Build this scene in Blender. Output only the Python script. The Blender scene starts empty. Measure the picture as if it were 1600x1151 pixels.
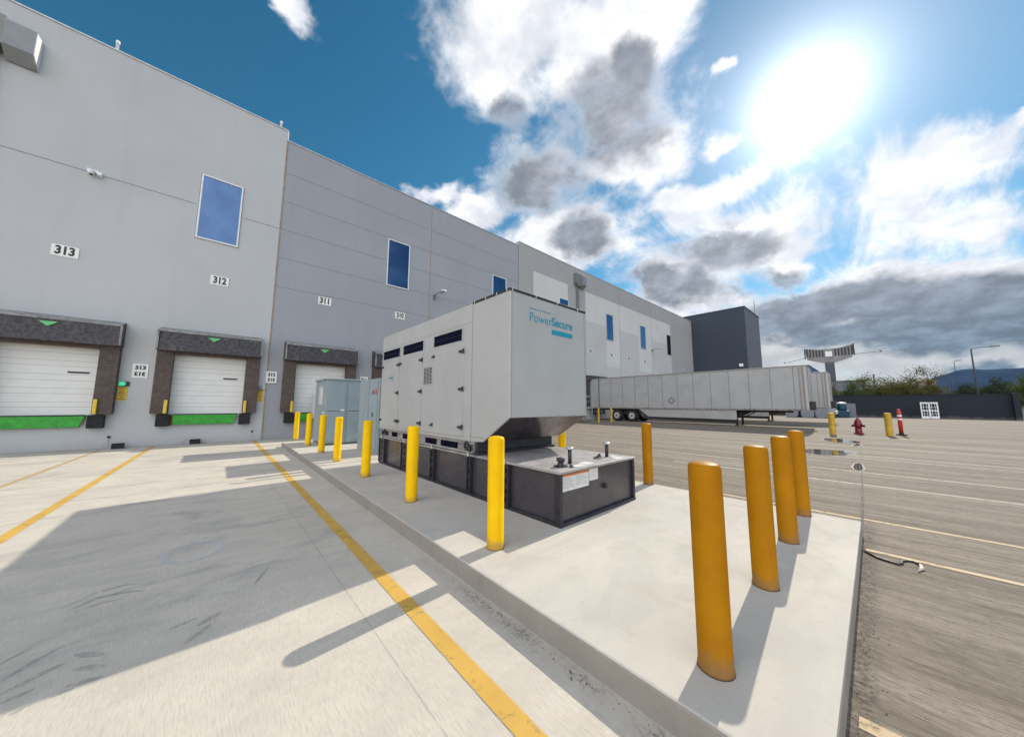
import bpy, bmesh, math, random
from mathutils import Vector, Matrix, noise as mnoise
rad = math.radians
random.seed(7)
scene = bpy.context.scene
COL = scene.collection

# ------------------------------------------------------------------ camera
cam_data = bpy.data.cameras.new('camera')
cam = bpy.data.objects.new('camera', cam_data); COL.objects.link(cam)
cam_data.sensor_width = 36.0; cam_data.lens = 11.43
cam_data.clip_start = 0.05; cam_data.clip_end = 30000
M = Matrix(((0.7418, -0.0780, -0.6660, 0.0), (-0.6706, -0.0791, -0.7376, 0.0),
            (0.0048, 0.9938, -0.1110, 1.70), (0, 0, 0, 1)))
cam.matrix_world = M
scene.camera = cam
scene.view_settings.view_transform = 'Standard'
scene.view_settings.look = 'None'
scene.view_settings.exposure = 0.45
scene.view_settings.gamma = 1.0
scene.cycles.use_denoising = True
scene.cycles.max_bounces = 6
scene.cycles.diffuse_bounces = 3
scene.cycles.transparent_max_bounces = 8
scene.cycles.sample_clamp_indirect = 6.0

# ------------------------------------------------------------------ sun + sky
SUN_AZ, SUN_EL = rad(3.9), rad(36.2)            # azimuth measured from +X towards +Y
sdir = Vector((math.cos(SUN_EL)*math.cos(SUN_AZ), math.cos(SUN_EL)*math.sin(SUN_AZ), math.sin(SUN_EL)))
sun_d = bpy.data.lights.new('sun', 'SUN'); sun_d.energy = 3.4; sun_d.angle = rad(0.5); sun_d.color = (1.0, 0.93, 0.80)
sun = bpy.data.objects.new('sun', sun_d); COL.objects.link(sun)
sun.rotation_euler = (-sdir).to_track_quat('-Z', 'Y').to_euler(); sun.location = (20, 0, 40)

# blobs: direction xyz, half sizes, euler of the blob's own axes on the sky sphere
CU=[(0.402, 0.471, 0.786, 0.153, 0.127, -0.643, -0.227, -1.139),(0.552, 0.33, 0.766, 0.181, 0.121, -0.741, 0.132, -1.016),(0.645, 0.366, 0.671, 0.162, 0.118, -0.881, 0.213, -0.97),(0.599, 0.215, 0.772, 0.084, 0.042, -0.695, -0.002, -1.294),(0.594, 0.536, 0.6, 0.156, 0.108, -0.981, 0.093, -0.865),(0.699, 0.392, 0.599, 0.156, 0.058, -0.947, 0.077, -1.1),(0.701, 0.537, 0.47, 0.219, 0.095, -1.13, 0.124, -0.976),(0.487, 0.7, 0.522, 0.122, 0.057, -0.998, -0.293, -0.869),(0.898, 0.219, 0.383, 0.153, 0.077, -1.212, 0.169, -1.345),(0.888, 0.323, 0.328, 0.154, 0.084, -1.278, 0.183, -1.24),(0.937, 0.095, 0.335, 0.063, 0.062, -1.249, 0.283, -1.402),(0.98, -0.044, 0.195, 0.154, 0.075, -1.415, 0.235, -1.649),(0.971, -0.156, 0.179, 0.085, 0.064, -1.421, 0.264, -1.725),(0.992, -0.039, 0.12, 0.189, 0.051, -1.483, 0.145, -1.688),(0.972, 0.157, 0.175, 0.139, 0.092, -1.445, 0.143, -1.456),(0.373, 0.744, 0.554, 0.085, 0.03, -0.934, -0.355, -0.77),(0.787, 0.19, 0.586, 0.038, 0.024, -0.952, 0.024, -1.34),(0.811, 0.282, 0.513, 0.081, 0.034, -1.03, -0.148, -1.373),(0.871, -0.183, 0.457, 0.015, 0.017, -1.102, 0.1, -1.735),(0.723, 0.155, 0.674, 0.022, 0.015, -0.811, -0.221, -1.582),(0.052, 0.676, 0.735, 0.042, 0.025, -0.758, 0.145, 0.051)]
KA=[(0.647, 0.376, 0.663, 0.13, 0.099, -0.884, 0.196, -0.956),(0.622, 0.304, 0.721, 0.054, 0.049, -0.769, 0.211, -0.932),(0.601, 0.542, 0.588, 0.144, 0.077, -0.981, 0.21, -0.773),(0.717, 0.516, 0.468, 0.086, 0.059, -1.112, 0.105, -0.94),(0.895, 0.218, 0.389, 0.137, 0.058, -1.194, 0.171, -1.335),(0.882, 0.337, 0.33, 0.143, 0.05, -1.259, 0.176, -1.22),(0.945, 0.145, 0.292, 0.09, 0.037, -1.288, 0.231, -1.395),(0.977, 0.006, 0.212, 0.134, 0.05, -1.382, 0.23, -1.584),(0.974, -0.143, 0.174, 0.093, 0.044, -1.417, 0.251, -1.72),(0.973, 0.12, 0.199, 0.095, 0.059, -1.401, 0.171, -1.462),(0.99, -0.04, 0.133, 0.179, 0.033, -1.46, 0.161, -1.681),(0.46, 0.56, 0.689, 0.059, 0.04, -0.764, -0.309, -1.04),(0.991, -0.121, 0.052, 0.037, 0.017, -1.529, 0.066, -1.708)]
WI=[(0.91, -0.06, 0.41, 0.152, 0.071, -1.176, 0.05, -1.698),(0.898, -0.149, 0.414, 0.072, 0.051, -1.163, 0.166, -1.699),(0.915, 0.077, 0.395, 0.172, 0.068, -1.191, 0.155, -1.514),(0.947, -0.112, 0.302, 0.113, 0.051, -1.287, 0.131, -1.707),(0.837, 0.266, 0.479, 0.075, 0.039, -1.08, -0.078, -1.349),(0.996, -0.036, 0.082, 0.169, 0.036, -1.513, 0.097, -1.684),(0.847, 0.173, 0.503, 0.083, 0.036, -1.047, -0.11, -1.483)]

world = bpy.data.worlds.new('World'); scene.world = world; world.use_nodes = True
world.cycles.sampling_method = 'MANUAL'; world.cycles.sample_map_resolution = 512
WT = world.node_tree; WT.nodes.clear()

class NT:
    """small helper to write node graphs as expressions"""
    def __init__(self, tree): self.t = tree
    def node(self, typ, **kw):
        n = self.t.nodes.new(typ)
        for k, v in kw.items(): setattr(n, k, v)
        return n
    def link(self, a, b): self.t.links.new(a, b)
    def put(self, sock, v):
        if hasattr(v, 'is_linked') or isinstance(v, bpy.types.NodeSocket): self.link(v, sock)
        else: sock.default_value = v
    def m(self, op, a, b=None, c=None, clamp=False):
        n = self.node('ShaderNodeMath', operation=op, use_clamp=clamp)
        self.put(n.inputs[0], a)
        if b is not None: self.put(n.inputs[1], b)
        if c is not None: self.put(n.inputs[2], c)
        return n.outputs[0]
    def vm(self, op, a, b=None, out=0):
        n = self.node('ShaderNodeVectorMath', operation=op)
        self.put(n.inputs[0], a)
        if b is not None: self.put(n.inputs[3 if op == 'SCALE' else 1], b)
        return n.outputs[out]
    def smooth(self, v, a, b, lo=0.0, hi=1.0):
        n = self.node('ShaderNodeMapRange', interpolation_type='SMOOTHSTEP')
        self.put(n.inputs[0], v)
        for i, x in zip((1, 2, 3, 4), (a, b, lo, hi)): n.inputs[i].default_value = x
        return n.outputs[0]
    def noise(self, vec, scale, detail=5, rough=0.55, dist=0.0, out=0):
        n = self.node('ShaderNodeTexNoise')
        if vec is not None: self.link(vec, n.inputs['Vector'])
        n.inputs['Scale'].default_value = scale; n.inputs['Detail'].default_value = detail
        n.inputs['Roughness'].default_value = rough; n.inputs['Distortion'].default_value = dist
        return n.outputs[out]
    def mix(self, f, a, b, blend='MIX'):
        n = self.node('ShaderNodeMix', data_type='RGBA', blend_type=blend)
        self.put(n.inputs[0], f); self.put(n.inputs[6], a); self.put(n.inputs[7], b)
        return n.outputs[2]
    def mapping(self, vec, loc=(0,0,0), rot=(0,0,0), scale=(1,1,1), typ='POINT'):
        n = self.node('ShaderNodeMapping', vector_type=typ)
        self.link(vec, n.inputs[0])
        n.inputs[1].default_value = loc; n.inputs[2].default_value = rot; n.inputs[3].default_value = scale
        return n.outputs[0]
    def sep(self, vec):
        n = self.node('ShaderNodeSeparateXYZ'); self.link(vec, n.inputs[0]); return n.outputs
    def comb(self, x, y, z):
        n = self.node('ShaderNodeCombineXYZ')
        for i, v in enumerate((x, y, z)): self.put(n.inputs[i], v)
        return n.outputs[0]

def c4(c): return (c[0], c[1], c[2], 1.0)

def build_sky():
    W = NT(WT)
    d = W.node('ShaderNodeTexCoord').outputs['Generated']
    s = W.sep(d)
    sky = W.node('ShaderNodeTexSky', sky_type='NISHITA', sun_disc=False)
    sky.sun_elevation = SUN_EL; sky.sun_rotation = math.pi/2 - SUN_AZ
    sky.altitude = 300; sky.air_density = 1.0; sky.dust_density = 0.1; sky.ozone_density = 2.0
    hs = W.node('ShaderNodeHueSaturation'); hs.inputs['Hue'].default_value = 0.478
    hs.inputs['Saturation'].default_value = 1.30; hs.inputs['Value'].default_value = 0.80
    W.link(sky.outputs[0], hs.inputs['Color'])
    base = hs.outputs[0]
    # flattened direction so the clouds shrink towards the horizon
    zz = W.m('ADD', W.m('MAXIMUM', s[2], 0.0), 0.33)
    p = W.comb(W.m('DIVIDE', s[0], zz), W.m('DIVIDE', s[1], zz), W.m('MULTIPLY', s[2], 0.8))
    n1 = W.noise(p, 6.5, 10, 0.60, 0.25)
    nl = W.noise(p, 2.6, 4, 0.5, 0.4)
    n2 = W.noise(p, 1.6, 7, 0.58, 0.6)
    n3 = W.noise(W.mapping(p, rot=(0, 0, 0.5), scale=(1.0, 3.2, 1.0)), 2.6, 9, 0.62, 0.5)
    # the blobs are pushed about by noise so no oval outline survives
    wv = W.noise(d, 3.2, 3, 0.5, out=1); wv2 = W.noise(d, 9.0, 5, 0.6, out=1)
    dw_ = W.vm('ADD', d, W.vm('SCALE', W.vm('SUBTRACT', wv, (0.5, 0.5, 0.5)), 0.10))
    dw_ = W.vm('ADD', dw_, W.vm('SCALE', W.vm('SUBTRACT', wv2, (0.5, 0.5, 0.5)), 0.10))
    def field(blobs, grow=1.0):
        f = None
        for b in blobs:
            v = W.mapping(dw_, b[0:3], b[5:8], (b[3]*grow, b[4]*grow, 0.5), 'TEXTURE')
            L = W.vm('LENGTH', v, out=1)
            q = W.m('SUBTRACT', 1.0, L)
            if f is None: f = q
            else:
                n = W.node('ShaderNodeMath', operation='SMOOTH_MAX')
                W.link(f, n.inputs[0]); W.link(q, n.inputs[1]); n.inputs[2].default_value = 0.25
                f = n.outputs[0]
        return W.m('MAXIMUM', f, -1.0)
    fc, fk, fw = field(CU, 1.28), field(KA, 1.2), field(WI, 1.1)
    # cumulus cover
    fc2 = W.m('ADD', W.m('MINIMUM', W.m('MULTIPLY', fc, 1.3), 1.15), W.m('MULTIPLY', W.m('MULTIPLY', W.smooth(s[2], 0.10, 0.36, 1.0, 0.0), W.smooth(s[0], 0.72, 0.90)), 0.75))
    dc = W.m('ADD', fc2, W.m('ADD', W.m('MULTIPLY', W.m('SUBTRACT', n1, 0.49), 2.1), W.m('MULTIPLY', W.m('SUBTRACT', nl, 0.5), 0.8)))
    ac = W.smooth(dc, 0.02, 0.80)
    # streaky veil
    dw = W.m('ADD', W.m('MULTIPLY', fw, 0.9), W.m('MULTIPLY', W.m('SUBTRACT', n3, 0.50), 3.4))
    aw = W.smooth(dw, -0.35, 0.60)
    # everywhere else (behind the camera, overhead, to the left of the building): broken bright cloud
    # that the photo does not show but that lights the shaded walls
    back = W.smooth(W.m('ADD', W.m('MULTIPLY', s[0], -0.85), W.m('MULTIPLY', s[1], -0.50)), -0.02, 0.50)
    ab = W.m('MULTIPLY', W.smooth(W.m('ADD', n2, W.m('MULTIPLY', back, 0.30)), 0.56, 0.74), back)
    # dark, thick parts
    dk = W.m('ADD', W.m('ADD', W.m('MINIMUM', W.m('MULTIPLY', fk, 2.0), 1.05), W.m('MULTIPLY', W.m('MULTIPLY', W.smooth(s[2], 0.05, 0.12), W.smooth(s[2], 0.18, 0.28, 1.0, 0.0)), 0.45)), W.m('MULTIPLY', W.m('SUBTRACT', n1, 0.49), 2.3))
    ak = W.m('MULTIPLY', W.smooth(dk, -0.10, 1.15), W.smooth(dc, 0.10, 0.70))
    low = W.smooth(s[2], 0.10, 0.30)                       # 1 high up, 0 at the horizon
    dark = W.mix(low, (1.15, 1.5, 1.9, 1), (1.75, 1.95, 2.3, 1))
    dark = W.mix(W.smooth(W.noise(p, 9.0, 7, 0.6), 0.35, 0.7), dark, W.vm('SCALE', dark, 1.7))
    n4 = W.noise(p, 7.0, 6, 0.6)
    white = W.mix(W.smooth(n4, 0.35, 0.7), (5.6, 5.8, 6.3, 1), (8.6, 8.6, 8.7, 1))
    white = W.mix(low, W.mix(0.7, white, (3.3, 3.45, 3.4, 1)), white)
    cloudcol = W.mix(ak, white, dark)
    # low haze band of the horizon
    hz = W.smooth(s[2], 0.0, 0.16, 1.0, 0.0)
    col = W.mix(W.m('MULTIPLY', hz, 0.75), base, (3.4, 3.7, 3.8, 1))
    col = W.mix(W.m('MULTIPLY', aw, 0.92), col, white)
    col = W.mix(ac, col, cloudcol)
    wb = W.m('MULTIPLY', W.smooth(n3, 0.44, 0.72), W.m('MULTIPLY', back, 0.65))
    col = W.mix(wb, col, (6.5, 7.0, 7.6, 1))
    col = W.mix(W.m('MULTIPLY', ab, 0.95), col, BACKCOL)
    # glare of the sun through thin air
    sd = W.vm('DOT_PRODUCT', d, tuple(Vector(GLARE).normalized()), out=1)
    ang = W.m('ARCCOSINE', W.m('MINIMUM', sd, 0.99999))
    g1 = W.m('MULTIPLY', W.m('EXPONENT', W.m('MULTIPLY', W.m('POWER', W.m('DIVIDE', ang, 0.066), 1.5), -1.0)), 12.0)
    g2 = W.m('MULTIPLY', W.m('EXPONENT', W.m('DIVIDE', ang, -0.15)), 4.6)
    g = W.m('ADD', g1, g2)
    gv = W.vm('SCALE', (1.0, 1.02, 1.03), g)
    tot = W.vm('ADD', col, gv)
    tot = W.vm('MINIMUM', tot, (22, 22, 22))
    bg = W.node('ShaderNodeBackground'); W.link(tot, bg.inputs[0]); bg.inputs[1].default_value = 0.10
    out = W.node('ShaderNodeOutputWorld'); W.link(bg.outputs[0], out.inputs[0])
BACKCOL = (14.6, 14.9, 15.9, 1)
GLARE = (0.803, 0.045, 0.590)
build_sky()

# ------------------------------------------------------------------ materials
MATS = {}
def new_mat(name):
    m = bpy.data.materials.new(name); m.use_nodes = True
    t = m.node_tree
    b = t.nodes['Principled BSDF']
    MATS[name] = m
    return m, NT(t), b

def simple(name, col, rough=0.5, metal=0.0, var=0.08, scale=6.0, bump=0.0, bscale=60.0, spec=0.5, emit=None, dirt=None, coat=0.0):
    m, N, b = new_mat(name)
    tc = N.node('ShaderNodeTexCoord').outputs['Object']
    n = N.noise(tc, scale, 5, 0.6)
    dark = tuple(x*(1-var*2.2) for x in col); lite = tuple(min(1, x*(1+var)) for x in col)
    c = N.mix(N.smooth(n, 0.3, 0.7), c4(dark), c4(lite))
    if dirt:
        dcol, amt, ds = dirt
        n2 = N.noise(N.mapping(tc, scale=(1, 1, 0.35)), ds, 7, 0.65, 0.4)
        c = N.mix(N.m('MULTIPLY', N.smooth(n2, 0.5, 0.75), amt), c, c4(dcol))
    N.link(c, b.inputs['Base Color'])
    r = N.smooth(N.noise(tc, scale*2.3, 4, 0.6), 0.3, 0.7, max(0.02, rough-0.08), min(1, rough+0.08))
    N.link(r, b.inputs['Roughness'])
    b.inputs['Metallic'].default_value = metal
    b.inputs['Specular IOR Level'].default_value = spec
    b.inputs['Coat Weight'].default_value = coat
    if bump:
        bn = N.node('ShaderNodeBump'); bn.inputs['Strength'].default_value = bump; bn.inputs['Distance'].default_value = 0.01
        N.link(N.noise(tc, bscale, 6, 0.6), bn.inputs['Height']); N.link(bn.outputs[0], b.inputs['Normal'])
    if emit:
        b.inputs['Emission Color'].default_value = c4(emit[0]); b.inputs['Emission Strength'].default_value = emit[1]
    return m

def concrete_mat(name, base, dirty, stain_amt=0.5, broom=0.35, yard=False):
    m, N, b = new_mat(name)
    tc = N.node('ShaderNodeTexCoord').outputs['Object']
    s = N.sep(tc)
    big = N.noise(tc, 0.35, 6, 0.6, 0.3)
    mid = N.noise(tc, 2.2, 8, 0.65, 0.5)
    fine = N.noise(tc, 45.0, 5, 0.7)
    streak = N.noise(N.mapping(tc, scale=(10.0, 0.9, 1)), 1.0, 11, 0.78, 0.15)
    brush = N.noise(N.mapping(tc, scale=(120.0, 9.0, 1)), 1.0, 6, 0.75)
    grain = N.noise(tc, 170.0, 4, 0.8)
    brush2 = N.noise(N.mapping(tc, scale=(46.0, 6.5, 1)), 1.0, 8, 0.82)
    c = N.mix(N.smooth(big, 0.32, 0.68), c4(tuple(x*0.93 for x in base)), c4(tuple(min(1, x*1.06) for x in base)))
    c = N.mix(N.m('MULTIPLY', N.smooth(mid, 0.45, 0.72), stain_amt*0.55), c, c4(dirty))
    spots = N.noise(tc, 9.0, 9, 0.72, 0.3)
    c = N.mix(N.m('MULTIPLY', N.smooth(spots, 0.60, 0.74), stain_amt*0.6), c, c4(tuple(x*0.75 for x in dirty)))
    c = N.mix(N.m('MULTIPLY', N.smooth(brush, 0.47, 0.62), broom*0.5), c, c4(tuple(x*0.58 for x in base)))
    c = N.mix(N.m('MULTIPLY', N.smooth(brush2, 0.50, 0.66), broom*0.22), c, c4(tuple(x*0.62 for x in base)))
    c = N.mix(N.m('MULTIPLY', N.smooth(grain, 0.52, 0.68), 0.32), c, c4(tuple(x*0.50 for x in base)))
    cr = N.node('ShaderNodeTexVoronoi', feature='DISTANCE_TO_EDGE'); cr.inputs['Scale'].default_value = 0.34
    wob_ = N.vm('ADD', tc, N.vm('SCALE', N.noise(tc, 1.3, 6, 0.65, out=1), 0.9)); N.link(wob_, cr.inputs['Vector'])
    crk = N.m('MULTIPLY', N.smooth(cr.outputs['Distance'], 0.0, 0.0045, 1.0, 0.0), N.smooth(N.noise(tc, 0.5, 3, 0.5), 0.50, 0.58))
    c = N.mix(N.m('MULTIPLY', crk, 0.10), c, c4(tuple(x*0.35 for x in base)))
    wash = N.noise(N.mapping(tc, rot=(0, 0, 0.6), scale=(1.0, 2.2, 1)), 1.1, 9, 0.62, 1.2)
    c = N.mix(N.m('MULTIPLY', N.smooth(wash, 0.40, 0.62), 0.30), c, c4(tuple(x*0.74 for x in base)))
    rs = N.noise(tc, 1.7, 6, 0.7, 0.6)
    c = N.mix(N.m('MULTIPLY', N.smooth(rs, 0.66, 0.76), 0.30), c, (0.42, 0.27, 0.15, 1))
    if yard:
        # the truck yard beyond / right of the island is greyer, streaked by years of traffic
        y_m = N.smooth(s[1], 0.30, 0.22)              # right of the gutter
        x_m = N.smooth(s[0], 6.2, 7.2)                # beyond the island
        wob = N.m('MAXIMUM', y_m, x_m)
        wob = N.m('MULTIPLY', wob, N.smooth(s[0], 1.7, 1.9))
        c2 = N.mix(N.smooth(streak, 0.34, 0.68), (0.125, 0.100, 0.075, 1), (0.285, 0.240, 0.188, 1))
        st2 = N.noise(N.mapping(tc, rot=(0, 0, 0.03), scale=(2.6, 0.10, 1)), 1.0, 7, 0.7, 0.2)
        c2 = N.mix(N.m('MULTIPLY', N.smooth(st2, 0.46, 0.60), 0.60), c2, (0.37, 0.32, 0.255, 1))
        c2 = N.mix(N.m('MULTIPLY', N.smooth(st2, 0.46, 0.34), 0.40), c2, (0.105, 0.084, 0.064, 1))
        c2 = N.mix(N.m('MULTIPLY', N.smooth(N.m('ADD', N.m('MULTIPLY', big, 0.6), N.m('MULTIPLY', mid, 0.4)), 0.42, 0.62), 0.4), c2, (0.26, 0.225, 0.182, 1))
        c2 = N.mix(N.m('MULTIPLY', N.smooth(brush, 0.47, 0.62), 0.55), c2, (0.085, 0.067, 0.050, 1))
        c2 = N.mix(N.m('MULTIPLY', N.smooth(brush2, 0.48, 0.62), 0.65), c2, (0.095, 0.075, 0.057, 1))
        c2 = N.mix(N.m('MULTIPLY', N.smooth(brush2, 0.46, 0.34), 0.35), c2, (0.40, 0.35, 0.29, 1))
        pits = N.noise(N.mapping(tc, scale=(60.0, 26.0, 1)), 1.0, 3, 0.6)
        c2 = N.mix(N.m('MULTIPLY', N.smooth(pits, 0.62, 0.70), 0.75), c2, (0.07, 0.055, 0.042, 1))
        c2 = N.mix(N.m('MULTIPLY', N.smooth(grain, 0.50, 0.66), 0.55), c2, (0.08, 0.064, 0.05, 1))
        c = N.mix(wob, c, c2)
        # damp grit that gathers along the foot of the island kerb
        kx = N.m('ABSOLUTE', N.m('SUBTRACT', s[0], 1.84))
        kd = N.smooth(N.m('ADD', kx, N.m('MULTIPLY', spots, 0.22)), 0.10, 0.22, 1.0, 0.0)
        kd = N.m('MULTIPLY', kd, N.smooth(N.noise(tc, 30.0, 6, 0.75), 0.40, 0.62))
        kd = N.m('MULTIPLY', kd, N.smooth(mid, 0.36, 0.55)); kd = N.m('MULTIPLY', kd, N.smooth(s[1], 4.2, 1.2)); kd = N.m('MULTIPLY', kd, N.smooth(s[0], 1.95, 1.90))
        c = N.mix(N.m('MULTIPLY', kd, 0.85), c, (0.07, 0.065, 0.06, 1))
        gy = N.m('ABSOLUTE', N.m('SUBTRACT', s[1], 0.19))
        gd = N.smooth(N.m('ADD', gy, N.m('MULTIPLY', mid, 0.14)), 0.08, 0.20, 1.0, 0.0)
        gd = N.m('MULTIPLY', gd, N.smooth(N.noise(tc, 26.0, 6, 0.75), 0.40, 0.60))
        gd = N.m('MULTIPLY', gd, N.m('MULTIPLY', N.smooth(s[0], 2.0, 2.2), N.smooth(s[0], 8.0, 6.5)))
        c = N.mix(N.m('MULTIPLY', gd, 0.85), c, (0.075, 0.062, 0.05, 1))
        # pale lime bloom next to the grit
        bl = N.smooth(N.m('ADD', N.m('ABSOLUTE', N.m('SUBTRACT', s[0], 1.66)), N.m('MULTIPLY', mid, 0.3)), 0.12, 0.30, 1.0, 0.0)
        bl = N.m('MULTIPLY', bl, N.smooth(spots, 0.46, 0.62))
        c = N.mix(N.m('MULTIPLY', N.m('MULTIPLY', bl, 0.4), N.smooth(s[1], 3.0, 1.0)), c, (0.62, 0.60, 0.57, 1))
        # oily traffic stains in the loading lane
        oil = N.noise(N.mapping(tc, rot=(0, 0, 0.25), scale=(0.9, 2.4, 1)), 0.8, 9, 0.7, 0.8)
        lane = N.m('MULTIPLY', N.smooth(s[0], 1.6, 1.2), N.smooth(s[1], 3.0, 4.2))
        c = N.mix(N.m('MULTIPLY', N.m('MULTIPLY', N.smooth(oil, 0.46, 0.70), lane), 0.55), c, (0.24, 0.235, 0.24, 1))
    N.link(c, b.inputs['Base Color'])
    b.inputs['Roughness'].default_value = 0.88; b.inputs['Specular IOR Level'].default_value = 0.25
    h = N.m('ADD', N.m('MULTIPLY', brush, broom*1.6), N.m('ADD', N.m('MULTIPLY', fine, 0.5), N.m('MULTIPLY', grain, 0.35)))
    bn = N.node('ShaderNodeBump'); bn.inputs['Strength'].default_value = 0.40; bn.inputs['Distance'].default_value = 0.005
    N.link(h, bn.inputs['Height']); N.link(bn.outputs[0], b.inputs['Normal'])
    return m

concrete_mat('yard_concrete', (0.57, 0.515, 0.435), (0.41, 0.37, 0.315), 0.66, 0.75, yard=True)
concrete_mat('island_concrete', (0.535, 0.495, 0.435), (0.40, 0.36, 0.305), 0.80, 0.20)
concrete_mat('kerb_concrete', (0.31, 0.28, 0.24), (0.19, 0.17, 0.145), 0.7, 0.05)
def wall_mat(name, col):
    m, N, b = new_mat(name)
    tc = N.node('ShaderNodeTexCoord').outputs['Object']
    a = N.noise(tc, 0.25, 5, 0.55, 0.3)
    v = N.noise(N.mapping(tc, scale=(1.6, 1.6, 0.12)), 1.0, 7, 0.62, 0.2)
    f = N.noise(tc, 30.0, 5, 0.7)
    c = N.mix(N.smooth(a, 0.3, 0.7), c4(tuple(x*0.965 for x in col)), c4(tuple(x*1.03 for x in col)))
    c = N.mix(N.m('MULTIPLY', N.smooth(N.noise(N.mapping(tc, scale=(1.0, 1.0, 0.45)), 0.55, 6, 0.6, 0.6), 0.48, 0.70), 0.10), c, c4(tuple(x*0.78 for x in col)))
    c = N.mix(N.m('MULTIPLY', N.smooth(v, 0.50, 0.75), 0.16), c, c4(tuple(x*0.7 for x in col)))
    s = N.sep(tc)
    splash = N.m('MULTIPLY', N.smooth(N.m('ADD', s[2], N.m('MULTIPLY', v, 0.9)), 0.45, 0.85, 1.0, 0.0), 0.30)
    c = N.mix(splash, c, (0.33, 0.30, 0.27, 1))
    N.link(c, b.inputs['Base Color']); b.inputs['Roughness'].default_value = 0.8; b.inputs['Specular IOR Level'].default_value = 0.3
    bn = N.node('ShaderNodeBump'); bn.inputs['Strength'].default_value = 0.25; bn.inputs['Distance'].default_value = 0.004
    N.link(f, bn.inputs['Height']); N.link(bn.outputs[0], b.inputs['Normal'])
wall_mat('wall_light', (0.49, 0.495, 0.495)); wall_mat('wall_blue_grey', (0.335, 0.345, 0.365)); wall_mat('wall_mid', (0.37, 0.368, 0.36))
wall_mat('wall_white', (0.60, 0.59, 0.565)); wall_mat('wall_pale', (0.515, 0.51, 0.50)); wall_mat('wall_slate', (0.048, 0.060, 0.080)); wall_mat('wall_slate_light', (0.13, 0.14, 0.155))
wall_mat('perimeter', (0.022, 0.027, 0.036))
simple('roof', (0.30, 0.30, 0.30), 0.9)
simple('joint', (0.25, 0.25, 0.26), 0.9)
simple('joint_brown', (0.36, 0.27, 0.19), 0.9, var=0.15)
simple('coping', (0.55, 0.56, 0.57), 0.45, 0.3)
simple('glare_rim', (0.40, 0.37, 0.32), 0.9, spec=0.1, var=0.12, scale=9)  # pale colour painting bright sky glare round the puddle edges
simple('white_paint', (0.80, 0.80, 0.79), 0.4, var=0.03)
simple('sign_white', (0.82, 0.81, 0.77), 0.5, var=0.03)
simple('ink', (0.035, 0.03, 0.03), 0.6)
simple('teal_ink', (0.012, 0.26, 0.36), 0.45, var=0.03)
simple('gen_paint', (0.395, 0.395, 0.38), 0.38, var=0.025, scale=1.5, bump=0.03, bscale=14, dirt=((0.34, 0.32, 0.29), 0.12, 2.5), coat=0.1)
simple('gen_seam', (0.17, 0.17, 0.165), 0.6)
simple('gasket', (0.022, 0.022, 0.024), 0.7)
simple('vent_dark', (0.006, 0.007, 0.020), 0.9, spec=0.05)
simple('black_steel', (0.022, 0.022, 0.030), 0.42, var=0.15, dirt=((0.10, 0.09, 0.08), 0.25, 6))
simple('tank_steel', (0.046, 0.040, 0.048), 0.30, var=0.05, scale=2, bump=0.02, bscale=9, dirt=((0.10, 0.085, 0.085), 0.18, 2.0), coat=0.25)
simple('tank_top', (0.33, 0.31, 0.30), 0.5, var=0.12, scale=4, dirt=((0.34, 0.31, 0.28), 0.5, 4))
simple('outlet_metal', (0.16, 0.13, 0.14), 0.22, 0.85, var=0.2, scale=2.0)
simple('metal_bolt', (0.7, 0.7, 0.7), 0.3, 0.9)
simple('galv', (0.48, 0.50, 0.51), 0.42, 0.55, var=0.12, scale=12)
simple('cabinet', (0.275, 0.335, 0.355), 0.42, var=0.04, scale=2, dirt=((0.22, 0.25, 0.26), 0.25, 3))
simple('cabinet_seam', (0.07, 0.09, 0.10), 0.6)
simple('red_decal', (0.62, 0.07, 0.05), 0.5)
simple('orange_decal', (0.62, 0.20, 0.06), 0.5)
simple('text_grey', (0.42, 0.41, 0.40), 0.6)
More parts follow.
